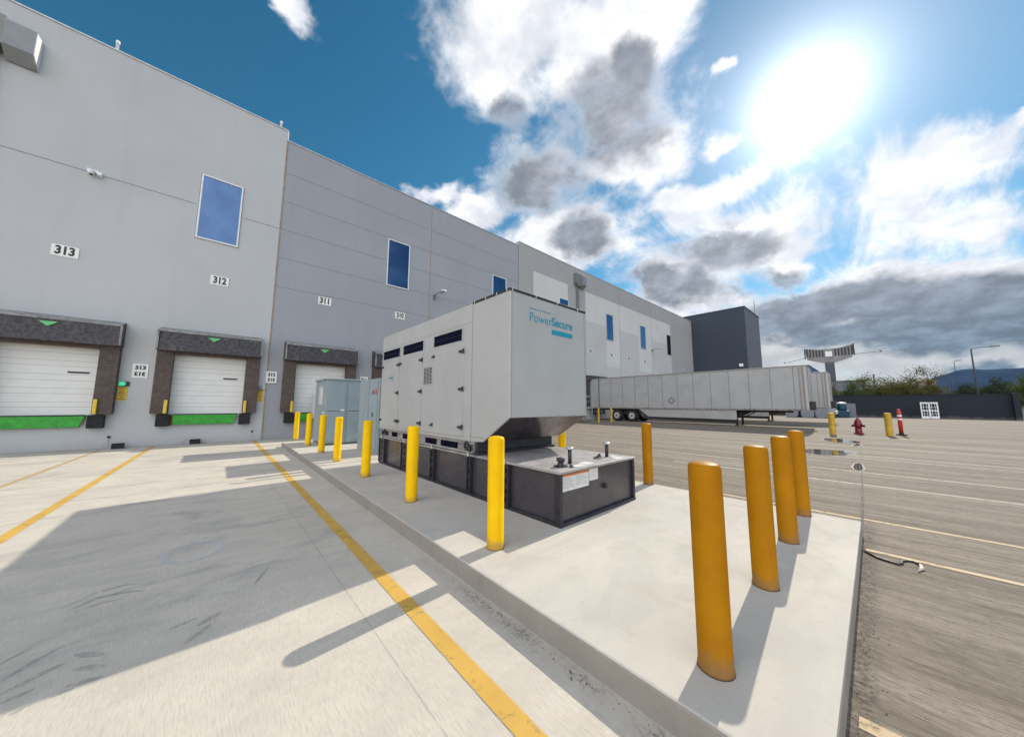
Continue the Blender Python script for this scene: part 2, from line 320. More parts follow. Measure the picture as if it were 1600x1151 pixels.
def bollard_mat(name, col, deep):
    m, N, b = new_mat(name)
    tc = N.node('ShaderNodeTexCoord').outputs['Object']
    oi = N.node('ShaderNodeObjectInfo').outputs['Random']
    q = N.vm('ADD', tc, N.comb(N.m('MULTIPLY', oi, 37.0), N.m('MULTIPLY', oi, 11.0), 0.0))
    s = N.sep(tc)
    fade = N.noise(q, 2.2, 5, 0.6)
    c = N.mix(N.smooth(fade, 0.3, 0.7), c4(deep), c4(col))
    drip = N.noise(N.mapping(q, scale=(14, 14, 1.1)), 1.0, 6, 0.65)
    c = N.mix(N.m('MULTIPLY', N.smooth(drip, 0.52, 0.72), 0.30), c, c4(tuple(x*0.62+0.01 for x in deep)))
    foot = N.smooth(N.m('ADD', s[2], N.m('MULTIPLY', N.noise(q, 9.0, 5, 0.7), 0.22)), 0.13, 0.24, 1.0, 0.0)
    c = N.mix(N.m('MULTIPLY', foot, 0.55), c, (0.17, 0.13, 0.08, 1))
    scr = N.noise(N.mapping(q, rot=(0.3, 0.5, 0.2), scale=(6, 6, 60)), 1.0, 4, 0.6)
    sp = N.noise(q, 26.0, 4, 0.7)
    c = N.mix(N.m('MULTIPLY', N.m('MULTIPLY', N.smooth(scr, 0.66, 0.72), N.smooth(fade, 0.45, 0.6)), 0.55), c, (0.20, 0.14, 0.07, 1))
    c = N.mix(N.m('MULTIPLY', N.smooth(sp, 0.68, 0.74), 0.6), c, (0.10, 0.075, 0.05, 1))
    N.link(c, b.inputs['Base Color'])
    N.link(N.smooth(fade, 0.3, 0.7, 0.42, 0.65), b.inputs['Roughness']); b.inputs['Specular IOR Level'].default_value = 0.10
    bn = N.node('ShaderNodeBump'); bn.inputs['Strength'].default_value = 0.12; bn.inputs['Distance'].default_value = 0.006
    N.link(N.m('ADD', fade, N.m('MULTIPLY', sp, 0.2)), bn.inputs['Height']); N.link(bn.outputs[0], b.inputs['Normal'])
bollard_mat('yellow_plastic', (0.88, 0.54, 0.001), (0.80, 0.45, 0.001)); bollard_mat('amber_shaded_plastic', (0.42, 0.18, 0.001), (0.35, 0.14, 0.001))  # amber set: orange hue plus the right row's shade painted into the colour
simple('yellow_far', (0.50, 0.30, 0.01), 0.6, var=0.12, scale=5, dirt=((0.3, 0.2, 0.08), 0.5, 4))
simple('guard_yellow', (0.75, 0.50, 0.04), 0.5, dirt=((0.3, 0.2, 0.05), 0.5, 9))
simple('hood_black', (0.055, 0.050, 0.058), 0.55, var=0.30, scale=9, bump=0.6, bscale=14, dirt=((0.20, 0.16, 0.14), 0.6, 3.0))
simple('hood_edge', (0.28, 0.27, 0.25), 0.6, var=0.2)
def pad_mat():
    m, N, b = new_mat('seal_brown')
    tc = N.node('ShaderNodeTexCoord').outputs['Object']
    br = N.node('ShaderNodeTexBrick'); N.link(N.mapping(tc, rot=(rad(90), 0, 0)), br.inputs['Vector'])
    br.inputs['Scale'].default_value = 1.0; br.inputs['Brick Width'].default_value = 0.17; br.inputs['Row Height'].default_value = 0.105
    br.inputs['Mortar Size'].default_value = 0.006; br.offset = 0.25
    br.inputs['Color1'].default_value = (0.070, 0.052, 0.044, 1); br.inputs['Color2'].default_value = (0.092, 0.070, 0.058, 1)
    br.inputs['Mortar'].default_value = (0.045, 0.033, 0.028, 1)
    n = N.noise(tc, 5.0, 7, 0.7, 0.5)
    c = N.mix(N.m('MULTIPLY', N.smooth(n, 0.45, 0.7), 0.6), br.outputs[0], (0.135, 0.095, 0.065, 1))
    N.link(c, b.inputs['Base Color']); b.inputs['Roughness'].default_value = 0.75
    bn = N.node('ShaderNodeBump'); bn.inputs['Strength'].default_value = 0.6; bn.inputs['Distance'].default_value = 0.02
    N.link(n, bn.inputs['Height']); N.link(bn.outputs[0], b.inputs['Normal'])
pad_mat()
simple('rubber', (0.016, 0.014, 0.014), 0.8, var=0.2, bump=0.3)
simple('rust', (0.25, 0.06, 0.03), 0.85, var=0.3)
simple('door_white', (0.74, 0.735, 0.70), 0.45, var=0.02, scale=2)
simple('door_line', (0.42, 0.40, 0.38), 0.6)
simple('green_steel', (0.028, 0.34, 0.026), 0.5, var=0.12, scale=6, dirt=((0.05, 0.13, 0.04), 0.4, 8))
simple('green_mark', (0.14, 0.58, 0.20), 0.5)
simple('green_lens', (0.02, 0.50, 0.25), 0.25, emit=((0.05, 0.75, 0.35), 0.35))
simple('notice_yellow', (0.66, 0.45, 0.03), 0.5, var=0.05)
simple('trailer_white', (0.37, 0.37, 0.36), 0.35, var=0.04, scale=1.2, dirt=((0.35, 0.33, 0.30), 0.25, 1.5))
simple('trailer_alu', (0.27, 0.245, 0.22), 0.5, 0.15, var=0.06)
simple('trailer_seam', (0.22, 0.22, 0.22), 0.7)
simple('tyre', (0.020, 0.018, 0.022), 0.8, var=0.2, bump=0.2)
simple('rim', (0.62, 0.60, 0.57), 0.4, 0.4, var=0.1)
simple('dark_frame', (0.035, 0.032, 0.035), 0.7, var=0.2)
simple('rusty_frame', (0.14, 0.065, 0.035), 0.8, var=0.3)
simple('hydrant_red', (0.17, 0.006, 0.014), 0.35, var=0.1)
simple('delineator', (0.50, 0.045, 0.03), 0.5)
simple('reflective', (0.85, 0.83, 0.82), 0.35)
simple('teal_plastic', (0.004, 0.055, 0.095), 0.4, var=0.1)
simple('blue_roof', (0.012, 0.05, 0.17), 0.5)
simple('pale_wall', (0.20, 0.21, 0.23), 0.85)
simple('barrier', (0.24, 0.26, 0.29), 0.8, var=0.1)
simple('tower_grey', (0.27, 0.255, 0.24), 0.7, var=0.12, scale=0.4)
simple('tower_pole', (0.12, 0.125, 0.14), 0.7)
simple('tower_dark', (0.05, 0.055, 0.06), 0.8)
simple('bark', (0.13, 0.10, 0.07), 0.9, var=0.2)
simple('box_grey', (0.24, 0.255, 0.265), 0.55, 0.1, var=0.04, scale=2)
simple('lamp_grey', (0.22, 0.215, 0.20), 0.5, 0.3)
simple('building_tan', (0.34, 0.27, 0.20), 0.85)
simple('building_grey', (0.16, 0.175, 0.20), 0.85)
simple('building_pale', (0.42, 0.42, 0.42), 0.85)
simple('terrain', (0.24, 0.21, 0.165), 0.95, var=0.15, scale=0.05, spec=0.0)
simple('hill', (0.030, 0.045, 0.070), 0.95, var=0.12, scale=0.004, spec=0.0)  # blue of the distant haze is partly painted into the slope colour
simple('dark_bits', (0.03, 0.028, 0.025), 0.8)
simple('hose_black', (0.035, 0.03, 0.03), 0.45)
simple('hose_pale', (0.55, 0.52, 0.46), 0.5)
simple('label_white', (0.72, 0.71, 0.68), 0.4, var=0.04)

def paint_mat(name, col, wear=0.5, alpha=1.0, scale=7.0, rough=0.7):
    m, N, b = new_mat(name)
    tc = N.node('ShaderNodeTexCoord').outputs['Object']
    n = N.noise(tc, scale, 9, 0.75, 0.3)
    g = N.noise(tc, 150.0, 4, 0.7)
    c = N.mix(N.smooth(N.noise(tc, 1.5, 6, 0.6), 0.3, 0.7), c4(tuple(x*0.84 for x in col)), c4(col))
    c = N.mix(N.m('MULTIPLY', N.smooth(g, 0.5, 0.75), 0.35), c, c4(tuple(x*0.6 for x in col)))
    N.link(c, b.inputs['Base Color']); b.inputs['Roughness'].default_value = rough; b.inputs['Specular IOR Level'].default_value = 0.25
    a = N.m('MULTIPLY', N.smooth(N.m('ADD', n, N.m('MULTIPLY', g, 0.15)), wear-0.08, wear+0.10), alpha)
    N.link(a, b.inputs['Alpha'])
paint_mat('line_yellow', (0.66, 0.40, 0.085), 0.44, 0.93)
paint_mat('line_yellow_faded', (0.62, 0.43, 0.18), 0.50, 0.75)
paint_mat('line_white', (0.60, 0.54, 0.45), 0.46, 0.70)
paint_mat('line_cream', (0.64, 0.48, 0.29), 0.47, 0.85)
paint_mat('chalk_white', (0.72, 0.72, 0.72), 0.40, 0.48)
paint_mat('tyre_rubber', (0.20, 0.195, 0.20), 0.52, 0.25, 24.0)
paint_mat('gutter_stain', (0.40, 0.36, 0.31), 0.50, 0.4)
paint_mat('joint_line', (0.24, 0.22, 0.20), 0.50, 0.40)

def glass_mat(name, col, rough=0.04):
    m, N, b = new_mat(name)
    tc = N.node('ShaderNodeTexCoord').outputs['Object']
    c = N.mix(N.smooth(N.noise(tc, 1.1, 4, 0.5), 0.3, 0.7), c4(tuple(x*0.8 for x in col)), c4(col))
    N.link(c, b.inputs['Base Color']); b.inputs['Metallic'].default_value = 0.85; b.inputs['Roughness'].default_value = rough
glass_mat('window_glass', (0.075, 0.135, 0.25)); glass_mat('window_glass_dark', (0.04, 0.05, 0.06), 0.1)
m, N, b = new_mat('water')
b.inputs['Base Color'].default_value = (0.10, 0.09, 0.08, 1); b.inputs['Roughness'].default_value = 0.02; b.inputs['Specular IOR Level'].default_value = 0.8
bn = N.node('ShaderNodeBump'); bn.inputs['Strength'].default_value = 0.02
N.link(N.noise(N.node('ShaderNodeTexCoord').outputs['Object'], 8, 2), bn.inputs['Height']); N.link(bn.outputs[0], b.inputs['Normal'])

def leaf_mat(name, a, bcol):
    m, N, b = new_mat(name)
    oi = N.node('ShaderNodeNewGeometry').outputs['Random Per Island']
    c = N.mix(oi, c4(a), c4(bcol))
    N.link(c, b.inputs['Base Color']); b.inputs['Roughness'].default_value = 0.7
    b.inputs['Subsurface Weight'].default_value = 0.0
    tr = N.node('ShaderNodeBsdfTranslucent'); N.link(c, tr.inputs[0])
    mx = N.node('ShaderNodeMixShader'); mx.inputs[0].default_value = 0.4
    N.link(b.outputs[0], mx.inputs[1]); N.link(tr.outputs[0], mx.inputs[2])
    N.link(mx.outputs[0], m.node_tree.nodes['Material Output'].inputs[0])
leaf_mat('leaf_olive', (0.07, 0.075, 0.015), (0.16, 0.14, 0.035))
leaf_mat('leaf_green', (0.045, 0.075, 0.012), (0.10, 0.13, 0.03))
leaf_mat('leaf_dark', (0.018, 0.030, 0.012), (0.05, 0.065, 0.025))
leaf_mat('leaf_palm', (0.05, 0.09, 0.02), (0.14, 0.17, 0.04))

hm = bpy.data.materials.new('haze'); hm.use_nodes = True; MATS['haze'] = hm
_t = hm.node_tree; _t.nodes.remove(_t.nodes['Principled BSDF'])
_v = _t.nodes.new('ShaderNodeVolumePrincipled'); _v.inputs['Color'].default_value = (0.22, 0.50, 1.0, 1)
_v.inputs['Density'].default_value = 0.000018; _v.inputs['Anisotropy'].default_value = 0.0
_t.links.new(_v.outputs[0], _t.nodes['Material Output'].inputs['Volume'])
# ------------------------------------------------------------------ object helpers
def tag(o, label=None, cat=None, group=None, kind=None):
    if label: o['label'] = label
    if cat: o['category'] = cat
    if group: o['group'] = group
    if kind: o['kind'] = kind
    return o
def thing(name, label, cat, loc=(0, 0, 0), rz=0.0, group=None):
    o = bpy.data.objects.new(name, None); COL.objects.link(o)
    o.empty_display_size = 0.2
    o.location = loc; o.rotation_euler = (0, 0, rz)
    return tag(o, label, cat, group)

class MB:
    """mesh builder: boxes, tubes, prisms collected into ONE mesh object"""
    def __init__(self): self.bm = bmesh.new(); self.mats = []
    def mi(self, mat):
        if mat not in self.mats: self.mats.append(mat)
        return self.mats.index(mat)
    def poly(self, pts, mat):
        vs = [self.bm.verts.new(p) for p in pts]
        f = self.bm.faces.new(vs); f.material_index = self.mi(mat); return f
    def box(self, a, b, mat, bev=0.0, rot=None, seg=2):
        x0, y0, z0 = a; x1, y1, z1 = b
        P = [(x0,y0,z0),(x1,y0,z0),(x1,y1,z0),(x0,y1,z0),(x0,y0,z1),(x1,y0,z1),(x1,y1,z1),(x0,y1,z1)]
        if rot is not None: P = [rot @ Vector(p) for p in P]
        vs = [self.bm.verts.new(p) for p in P]
        i = self.mi(mat); fs = []
        for q in ((0,3,2,1),(4,5,6,7),(0,1,5,4),(1,2,6,5),(2,3,7,6),(3,0,4,7)):
            f = self.bm.faces.new([vs[k] for k in q]); f.material_index = i; fs.append(f)
        if bev > 0:
            es = list({e for f in fs for e in f.edges})
            r = bmesh.ops.bevel(self.bm, geom=es, offset=bev, segments=seg, affect='EDGES', profile=0.5)
            for f in r['faces']: f.material_index = i
        return self
    def prism(self, pts2, axis, a, b, mat, bev=0.0):
        """extrude a 2-D outline: axis 'x' takes (y,z), 'y' takes (x,z), 'z' takes (x,y)"""
        def P(p, t): return {'x': (t, p[0], p[1]), 'y': (p[0], t, p[1]), 'z': (p[0], p[1], t)}[axis]
        A = [self.bm.verts.new(P(p, a)) for p in pts2]; B = [self.bm.verts.new(P(p, b)) for p in pts2]
        i = self.mi(mat); fs = [self.bm.faces.new(A), self.bm.faces.new(B[::-1])]
        n = len(pts2)
        for k in range(n): fs.append(self.bm.faces.new((A[k], B[k], B[(k+1) % n], A[(k+1) % n])))
        for f in fs: f.material_index = i
        bmesh.ops.recalc_face_normals(self.bm, faces=fs)
        if bev > 0:
            es = list({e for f in fs for e in f.edges})
            r = bmesh.ops.bevel(self.bm, geom=es, offset=bev, segments=2, affect='EDGES', profile=0.5)
            for f in r['faces']: f.material_index = i
        return self
    def lathe(self, prof, c, mat, n=24, axis='z', smooth=True):
        """prof: list of (radius, height) bottom to top"""
        i = self.mi(mat); rings = []
        for r, h in prof:
            ring = []
            for k in range(n):
                t = 2*math.pi*k/n; u, v = r*math.cos(t), r*math.sin(t)
                p = {'z': (u, v, h), 'x': (h, u, v), 'y': (u, h, -v)}[axis]
                ring.append(self.bm.verts.new((c[0]+p[0], c[1]+p[1], c[2]+p[2])))
            rings.append(ring)
        fs = []
        for a, b in zip(rings, rings[1:]):
            for k in range(n):
                f = self.bm.faces.new((a[k], a[(k+1) % n], b[(k+1) % n], b[k])); f.smooth = smooth; fs.append(f)
        if prof[0][0] > 1e-4: fs.append(self.bm.faces.new(rings[0][::-1]))
        if prof[-1][0] > 1e-4: fs.append(self.bm.faces.new(rings[-1]))
        for f in fs: f.material_index = i
        return self
    def tube(self, pts, r, mat, n=8):
        i = self.mi(mat); rings = []
        pts = [Vector(p) for p in pts]
        rr = r if isinstance(r, (list, tuple)) else [r]*len(pts)
        for k, p in enumerate(pts):
            d = (pts[min(k+1, len(pts)-1)] - pts[max(k-1, 0)]).normalized()
            up = Vector((0, 0, 1)) if abs(d.z) < 0.95 else Vector((1, 0, 0))
            a = d.cross(up).normalized(); b = d.cross(a).normalized()
            rings.append([self.bm.verts.new(p + (a*math.cos(2*math.pi*j/n) + b*math.sin(2*math.pi*j/n))*rr[k]) for j in range(n)])
        for a, b in zip(rings, rings[1:]):
            for j in range(n):
                f = self.bm.faces.new((a[j], a[(j+1) % n], b[(j+1) % n], b[j])); f.material_index = i; f.smooth = n > 6
        for ring in (rings[0][::-1], rings[-1]):
            f = self.bm.faces.new(ring); f.material_index = i
        return self
    def build(self, name, parent=None, loc=None):
        bmesh.ops.recalc_face_normals(self.bm, faces=[f for f in self.bm.faces]) if getattr(self, 'recalc', False) else None
        me = bpy.data.meshes.new(name); self.bm.to_mesh(me); self.bm.free()
        for mm in self.mats: me.materials.append(MATS[mm])
        o = bpy.data.objects.new(name, me); COL.objects.link(o)
        if parent: o.parent = parent
        if loc: o.location = loc
        return o

def text(body, size, mat, parent, loc, rot, name='lettering', offset=0.0, mirror=False, align='CENTER', width=None, extrude=0.0015):
    cu = bpy.data.curves.new(name, 'FONT'); cu.body = body; cu.size = size; cu.align_x = align; cu.align_y = 'CENTER'
    cu.offset = offset; cu.extrude = extrude; cu.resolution_u = 6
    o = bpy.data.objects.new(name, cu); COL.objects.link(o)
    cu.materials.append(MATS[mat])
    bpy.context.view_layer.update()
    w = o.dimensions.x or 1.0
    k = width/w if width else 1.0
    me = bpy.data.meshes.new_from_object(o)
    me.materials.clear(); me.materials.append(MATS[mat])
    bpy.data.objects.remove(o)
    o = bpy.data.objects.new(name, me); COL.objects.link(o)
    for v in me.vertices: v.co.x *= k*(-1 if mirror else 1)
    if mirror: me.flip_normals()
    o.location = loc; o.rotation_euler = rot; o.parent = parent
    return o
FACE_S = (rad(90), 0, 0)            # lettering on a face looking towards -Y
FACE_W = (rad(90), 0, rad(-90))     # lettering on a face looking towards -X

def copy_tree(o, parent=None):
    c = o.copy(); COL.objects.link(c)
    if parent: c.parent = parent
    for ch in list(o.children): copy_tree(ch, c)
    return c

def gz(x): return min(0.4, max(0.0, (x-8.0)*0.0125))     # the yard rises gently away from the camera

# ------------------------------------------------------------------ ground
b = MB()
R_ = 6500
b.poly([(-R_, -R_, -0.30), (R_, -R_, -0.30), (R_, R_, -0.30), (-R_, R_, -0.30)], 'terrain')
tag(b.build('terrain'), kind='structure')
b = MB()
xs = [-60, -20, 8, 40, 75]
ys = [-70, -20, 19.49]
for i in range(len(xs)-1):
    for j in range(len(ys)-1):
        b.poly([(xs[i], ys[j], gz(xs[i])), (xs[i+1], ys[j], gz(xs[i+1])), (xs[i+1], ys[j+1], gz(xs[i+1])), (xs[i], ys[j+1], gz(xs[i]))], 'yard_concrete')
b.recalc = True
tag(b.build('ground'), kind='structure')

# concrete island (top 0.17)
IZ = 0.17
b = MB()
out = [(1.89, 0.25), (6.60, 0.25), (6.42, 1.3), (6.15, 2.9), (6.3, 16.0), (2.06, 16.0)]
b.prism([(1.89, 0.235), (6.55, 0.235), (6.30, 16.0), (2.06, 16.0)], 'z', -0.05, IZ, 'island_concrete', bev=0.018)
o = b.build('concrete_island'); tag(o, kind='structure')
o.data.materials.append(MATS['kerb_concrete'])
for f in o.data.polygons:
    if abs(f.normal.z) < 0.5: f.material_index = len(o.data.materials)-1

def strip(name, pts, w, z0, mat, kind='structure'):
    """painted strip along ground points, following the yard's slope"""
    b = MB(); P = [Vector((p[0], p[1], 0)) for p in pts]
    L, Rr = [], []
    for k, p in enumerate(P):
        d = (P[min(k+1, len(P)-1)] - P[max(k-1, 0)]).normalized(); nrm = Vector((-d.y, d.x, 0))
        wk = w[k] if isinstance(w, (list, tuple)) else w
        for S, sg in ((L, 1), (Rr, -1)):
            q = p + nrm*wk*0.5*sg; S.append((q.x, q.y, gz(q.x)+z0))
    for k in range(len(P)-1): b.poly([Rr[k], Rr[k+1], L[k+1], L[k]], mat)
    o = b.build(name); tag(o, kind=kind); return o
strip('yellow_bay_line', [(1.33, -3), (1.34, 1.3), (1.36, 4.5), (1.41, 19.2)], 0.125, 0.004, 'line_yellow')
strip('yellow_bay_line', [(-1.90, 2), (-1.86, 7.4), (-1.72, 19.2)], 0.125, 0.004, 'line_yellow')
strip('yellow_bay_line', [(-3.20, 6), (-3.10, 12.0), (-3.0, 18.8)], 0.10, 0.004, 'line_yellow_faded')
for X, y0, y1, mat, w in ((2.72, 0.19, -2.5, 'line_cream', 0.10), (5.9, 0.20, -12, 'line_cream', 0.085), (7.42, 2.6, -14, 'line_cream', 0.085),
                     (10.45, 4.2, -16, 'line_white', 0.10), (12.2, 6.5, -16, 'line_white', 0.09), (15.1, 7.0, -16, 'line_white', 0.09),
                     (15.8, 6, -16, 'line_white', 0.08), (18.8, 8, -18, 'line_white', 0.10), (21.5, 0.2, -18, 'line_white', 0.08),
                     (24.0, 3, -18, 'line_white', 0.10), (31.0, 2.5, -18, 'line_white', 0.12), (38.0, 2.0, -18, 'line_white', 0.12)):
    strip('white_bay_line' if 'white' in mat else 'cream_bay_line', [(X, y0), (X, y1)], w, 0.004, mat)
# saw-cut joints and gutter line that runs on from the island's edge
strip('gutter', [(6.6, 0.24), (12, 0.33), (20, 0.50), (26, 0.62), (55, 1.3)], [0.022, 0.025, 0.03, 0.04, 0.05], 0.005, 'dark_bits')
strip('slab_joint', [(1.02, -3), (1.00, 19.2)], 0.0045, 0.003, 'joint_line')
strip('slab_joint', [(-12, 13.2), (1.9, 13.2)], 0.006, 0.003, 'joint_line')
strip('wall_drain', [(-20, 19.42), (2.0, 19.42)], 0.14, 0.004, 'joint_line')

# painted ring, tyre marks
b = MB(); n = 40
for k in range(n):
    a0, a1 = 2*math.pi*k/n, 2*math.pi*(k+1)/n
    q = lambda r, a: (-0.06+r*math.cos(a)*0.86, 5.42+r*math.sin(a)*1.05, 0.004)
    b.poly([q(0.235, a0), q(0.315, a0), q(0.315, a1), q(0.235, a1)], 'chalk_white')
tag(b.build('painted_ring'), kind='structure')
def mark(pts, w):
    P = [Vector((p[0], p[1], 0)) for p in pts]; Q = []
    for k in range(len(P)-1):
        for j in range(4): Q.append(P[k].lerp(P[k+1], j/4))
    Q.append(P[-1]); n = len(Q)-1
    strip('tyre_mark', [(q.x, q.y) for q in Q], [w*(0.35+0.65*math.sin(math.pi*k/n)) for k in range(n+1)], 0.003, 'tyre_rubber')
for pts, w in (([(-0.82, 4.66), (-0.67, 4.83), (-0.52, 4.86), (-0.39, 4.79)], 0.035), ([(-0.78, 4.56), (-0.65, 4.69), (-0.48, 4.67), (-0.36, 4.60)], 0.05),
               ([(-0.73, 4.50), (-0.59, 4.56), (-0.48, 4.54)], 0.03), ([(-0.58, 3.77), (-0.43, 3.64)], 0.055), ([(-0.55, 3.58), (-0.41, 3.49)], 0.055), ([(-0.54, 3.40), (-0.39, 3.36)], 0.05),
               ([(-0.59, 3.34), (-0.50, 3.35)], 0.03), ([(-0.85, 3.72), (-0.75, 3.87), (-0.66, 3.95)], 0.04), ([(-0.81, 3.56), (-0.67, 3.66), (-0.60, 3.70)], 0.05), ([(-0.78, 3.46), (-0.67, 3.50)], 0.035),
               ([(-0.71, 3.30), (-0.64, 3.34)], 0.03), ([(-0.93, 3.94), (-0.83, 4.07)], 0.03), 
               ([(0.39, 4.04), (0.54, 4.39)], 0.04), ([(-0.14, 3.70), (0.03, 3.75)], 0.05), ([(-0.03, 3.42), (0.10, 3.58)], 0.05), ([(0.02, 3.62), (0.16, 3.72)], 0.06)):
    mark(pts, w)


# puddles
def puddle(name, cx, cy, rx, ry, seed):
    b = MB(); n = 40; pts = []
    for k in range(n):
        a = 2*math.pi*k/n; f = 1 + 0.20*math.sin(2*a+seed) + 0.06*math.sin(3*a+seed*2) + 0.02*math.sin(7*a+seed*3)
        x, y = cx+rx*f*math.cos(a), cy+ry*f*math.sin(a); pts.append((x, y, gz(x)+0.008))
    b.poly(pts, 'water'); tag(b.build(name), kind='structure')
    b = MB(); out = []
    for k, p in enumerate(pts):
        w = 0.03+0.03*abs(math.sin(k*0.35+seed)); a = 2*math.pi*k/n; out.append((p[0]+w*math.cos(a)*1.6, p[1]+w*math.sin(a), gz(p[0])+0.006))
    for k in range(n): b.poly([pts[k], out[k], out[(k+1) % n], pts[(k+1) % n]], 'glare_rim')
    tag(b.build('puddle_rim'), kind='structure')
puddle('puddle', 21.0, 1.15, 0.95, 0.62, 0.4); puddle('puddle', 16.0, 1.30, 0.75, 0.85, 2.0)
puddle('puddle', 13.1, 0.42, 0.65, 0.10, 1.0); puddle('puddle', 19.4, 0.6, 0.5, 0.10, 3.0)

# ------------------------------------------------------------------ warehouse
WY = 19.5
wh = thing('warehouse', 'long grey tilt-up warehouse with loading docks and blue windows', 'warehouse', (0, WY, 0))
def L(x, y, z): return (x, y-WY, z)
DOCKX = [-8.80, -4.54, -0.28, 3.98, 8.24]
ZO0, ZO1 = 1.27, 3.95
def grid_wall(name, xb, zb, y, matf, holes=(), thick=0.35, top=True):
    b = MB()
    for i in range(len(xb)-1):
        for j in range(len(zb)-1):
            xm, zm = (xb[i]+xb[i+1])/2, (zb[j]+zb[j+1])/2
            if any(h[0] < xm < h[1] and h[2] < zm < h[3] for h in holes): continue
            b.poly([L(xb[i], y, zb[j]), L(xb[i+1], y, zb[j]), L(xb[i+1], y, zb[j+1]), L(xb[i], y, zb[j+1])], matf(xm, zm))
    m = matf(xb[0]+.01, zb[-1]-.01)
    for h in holes:
        x0, x1, z0, z1 = h; y1 = y+thick
        b.poly([L(x0, y, z0), L(x0, y, z1), L(x0, y1, z1), L(x0, y1, z0)], m); b.poly([L(x1, y, z0), L(x1, y1, z0), L(x1, y1, z1), L(x1, y, z1)], m)
        b.poly([L(x0, y, z1), L(x1, y, z1), L(x1, y1, z1), L(x0, y1, z1)], m); b.poly([L(x0, y, z0), L(x0, y1, z0), L(x1, y1, z0), L(x1, y, z0)], m)
    X0, X1, Z0, Z1 = xb[0], xb[-1], zb[0], zb[-1]; y1 = y+thick
    b.poly([L(X0, y, Z1), L(X1, y, Z1), L(X1, y1, Z1), L(X0, y1, Z1)], m)
    b.poly([L(X1, y, Z0), L(X1, y1, Z0), L(X1, y1, Z1), L(X1, y, Z1)], m)
    b.poly([L(X0, y, Z0), L(X0, y, Z1), L(X0, y1, Z1), L(X0, y1, Z0)], m)
    if not holes: b.poly([L(X0, y1, Z0), L(X0, y1, Z1), L(X1, y1, Z1), L(X1, y1, Z0)], m)
    else: b.poly([L(X0, y1, ZO1+.3), L(X0, y1, Z1), L(X1, y1, Z1), L(X1, y1, ZO1+.3)], m)
    o = b.build(name, wh); return o
ho = [(x-1.26, x+1.26, ZO0, ZO1) for x in DOCKX]
def brk(lo, hi, hs): return sorted({lo, hi, *[h[0] for h in hs], *[h[1] for h in hs]})
hA = [h for h in ho if h[1] < 1.69]; hB = [h for h in ho if h[0] > 1.69]
grid_wall('wall', brk(-24, 1.68, hA), [-0.2, ZO0, ZO1, 10.5, 15.90], WY, lambda x, z: 'wall_light', hA)
grid_wall('wall', brk(1.72, 18.28, hB), [-0.2, ZO0, ZO1, 15.36], WY+0.02, lambda x, z: 'wall_blue_grey', hB)
def mc(x, z):
    inw = (20.1 < x < 25.0 or 27.9 < x < 49.2) and 6.0 < z < 13.6
    if 27.9 < x < 49.2 and z < 10.5:
        if x < 31.8 or 34.7 < x < 39.4: return 'wall_pale' if z > 6.0 else 'wall_pale'
        if x > 43.0: return 'wall_pale'
    if inw: return 'wall_white'
    if z < 13.6 and (x < 27.9 or x > 49.2): return 'wall_mid'
    return 'wall_mid' if z > 13 else 'wall_pale'
grid_wall('wall', [18.30, 20.1, 25.0, 27.9, 31.8, 34.7, 39.4, 43.0, 49.2, 57.95], [-0.2, 6.0, 10.5, 13.6, 15.70], WY-0.03, mc)
b = MB(); b.box(L(-24, WY+0.5, 14.6), L(58, 80, 14.9), 'roof'); b.box(L(-24, 79.5, -0.2), L(58, 80, 14.6), 'wall_mid'); b.box(L(-24, WY+.4, -.2), L(-23.6, 79.4, 14.6), 'wall_light')
b.build('roof', wh)
b = MB(); b.box(L(-24, WY+0.36, -0.2), L(18.3, WY+0.46, 15.0), 'joint'); b.build('inner_wall', wh)
# metal coping
b = MB()
b.box(L(-24.05, WY-0.04, 15.905), L(1.70, WY+0.40, 15.955), 'coping'); b.box(L(1.72, WY-0.02, 15.365), L(18.27, WY+0.42, 15.41), 'coping')
b.box(L(18.28, WY-0.07, 15.705), L(58.0, WY+0.37, 15.75), 'coping'); b.box(L(1.69, WY-.035, 15.37), L(1.735, WY+.35, 15.90), 'white_paint')
b.build('coping', wh)
# reveals and panel joints
b = MB()
def hj(x0, x1, z, y, t=0.035, mat='joint'): b.box(L(x0, y-0.003, z-t/2), L(x1, y+0.05, z+t/2), mat)
def vj(x, z0, z1, y, t=0.05, mat='joint'): b.box(L(x-t/2, y-0.004, z0), L(x+t/2, y+0.05, z1), mat)
hj(-24, -1.36, 10.5, WY); hj(0.26, 1.66, 10.5, WY)
for z in (13.62, 12.06, 10.54, 9.02, 7.52):
    segs = [(1.76, 18.2)]
    for wx in (7.88, 16.2):
        if 8.95 < z < 12.04:
            ns = []
            for s0, s1 in segs:
                if s0 < wx-.75 < s1: ns += [(s0, wx-.75), (wx+.75, s1)]
                else: ns.append((s0, s1))
            segs = ns
    for s0, s1 in segs: hj(s0, s1, z, WY+0.02)
vj(1.70, 0, 15.36, WY+0.0, 0.055, 'joint_brown'); vj(10.08, 0, 15.36, WY+0.02, 0.05, 'joint_brown'); vj(18.29, 0, 15.4, WY-0.03, 0.04)
for x in (26.3, 34.7, 42.95, 50.9): vj(x, 0, 15.69, WY-0.03, 0.06)
b.build('panel_joints', wh)
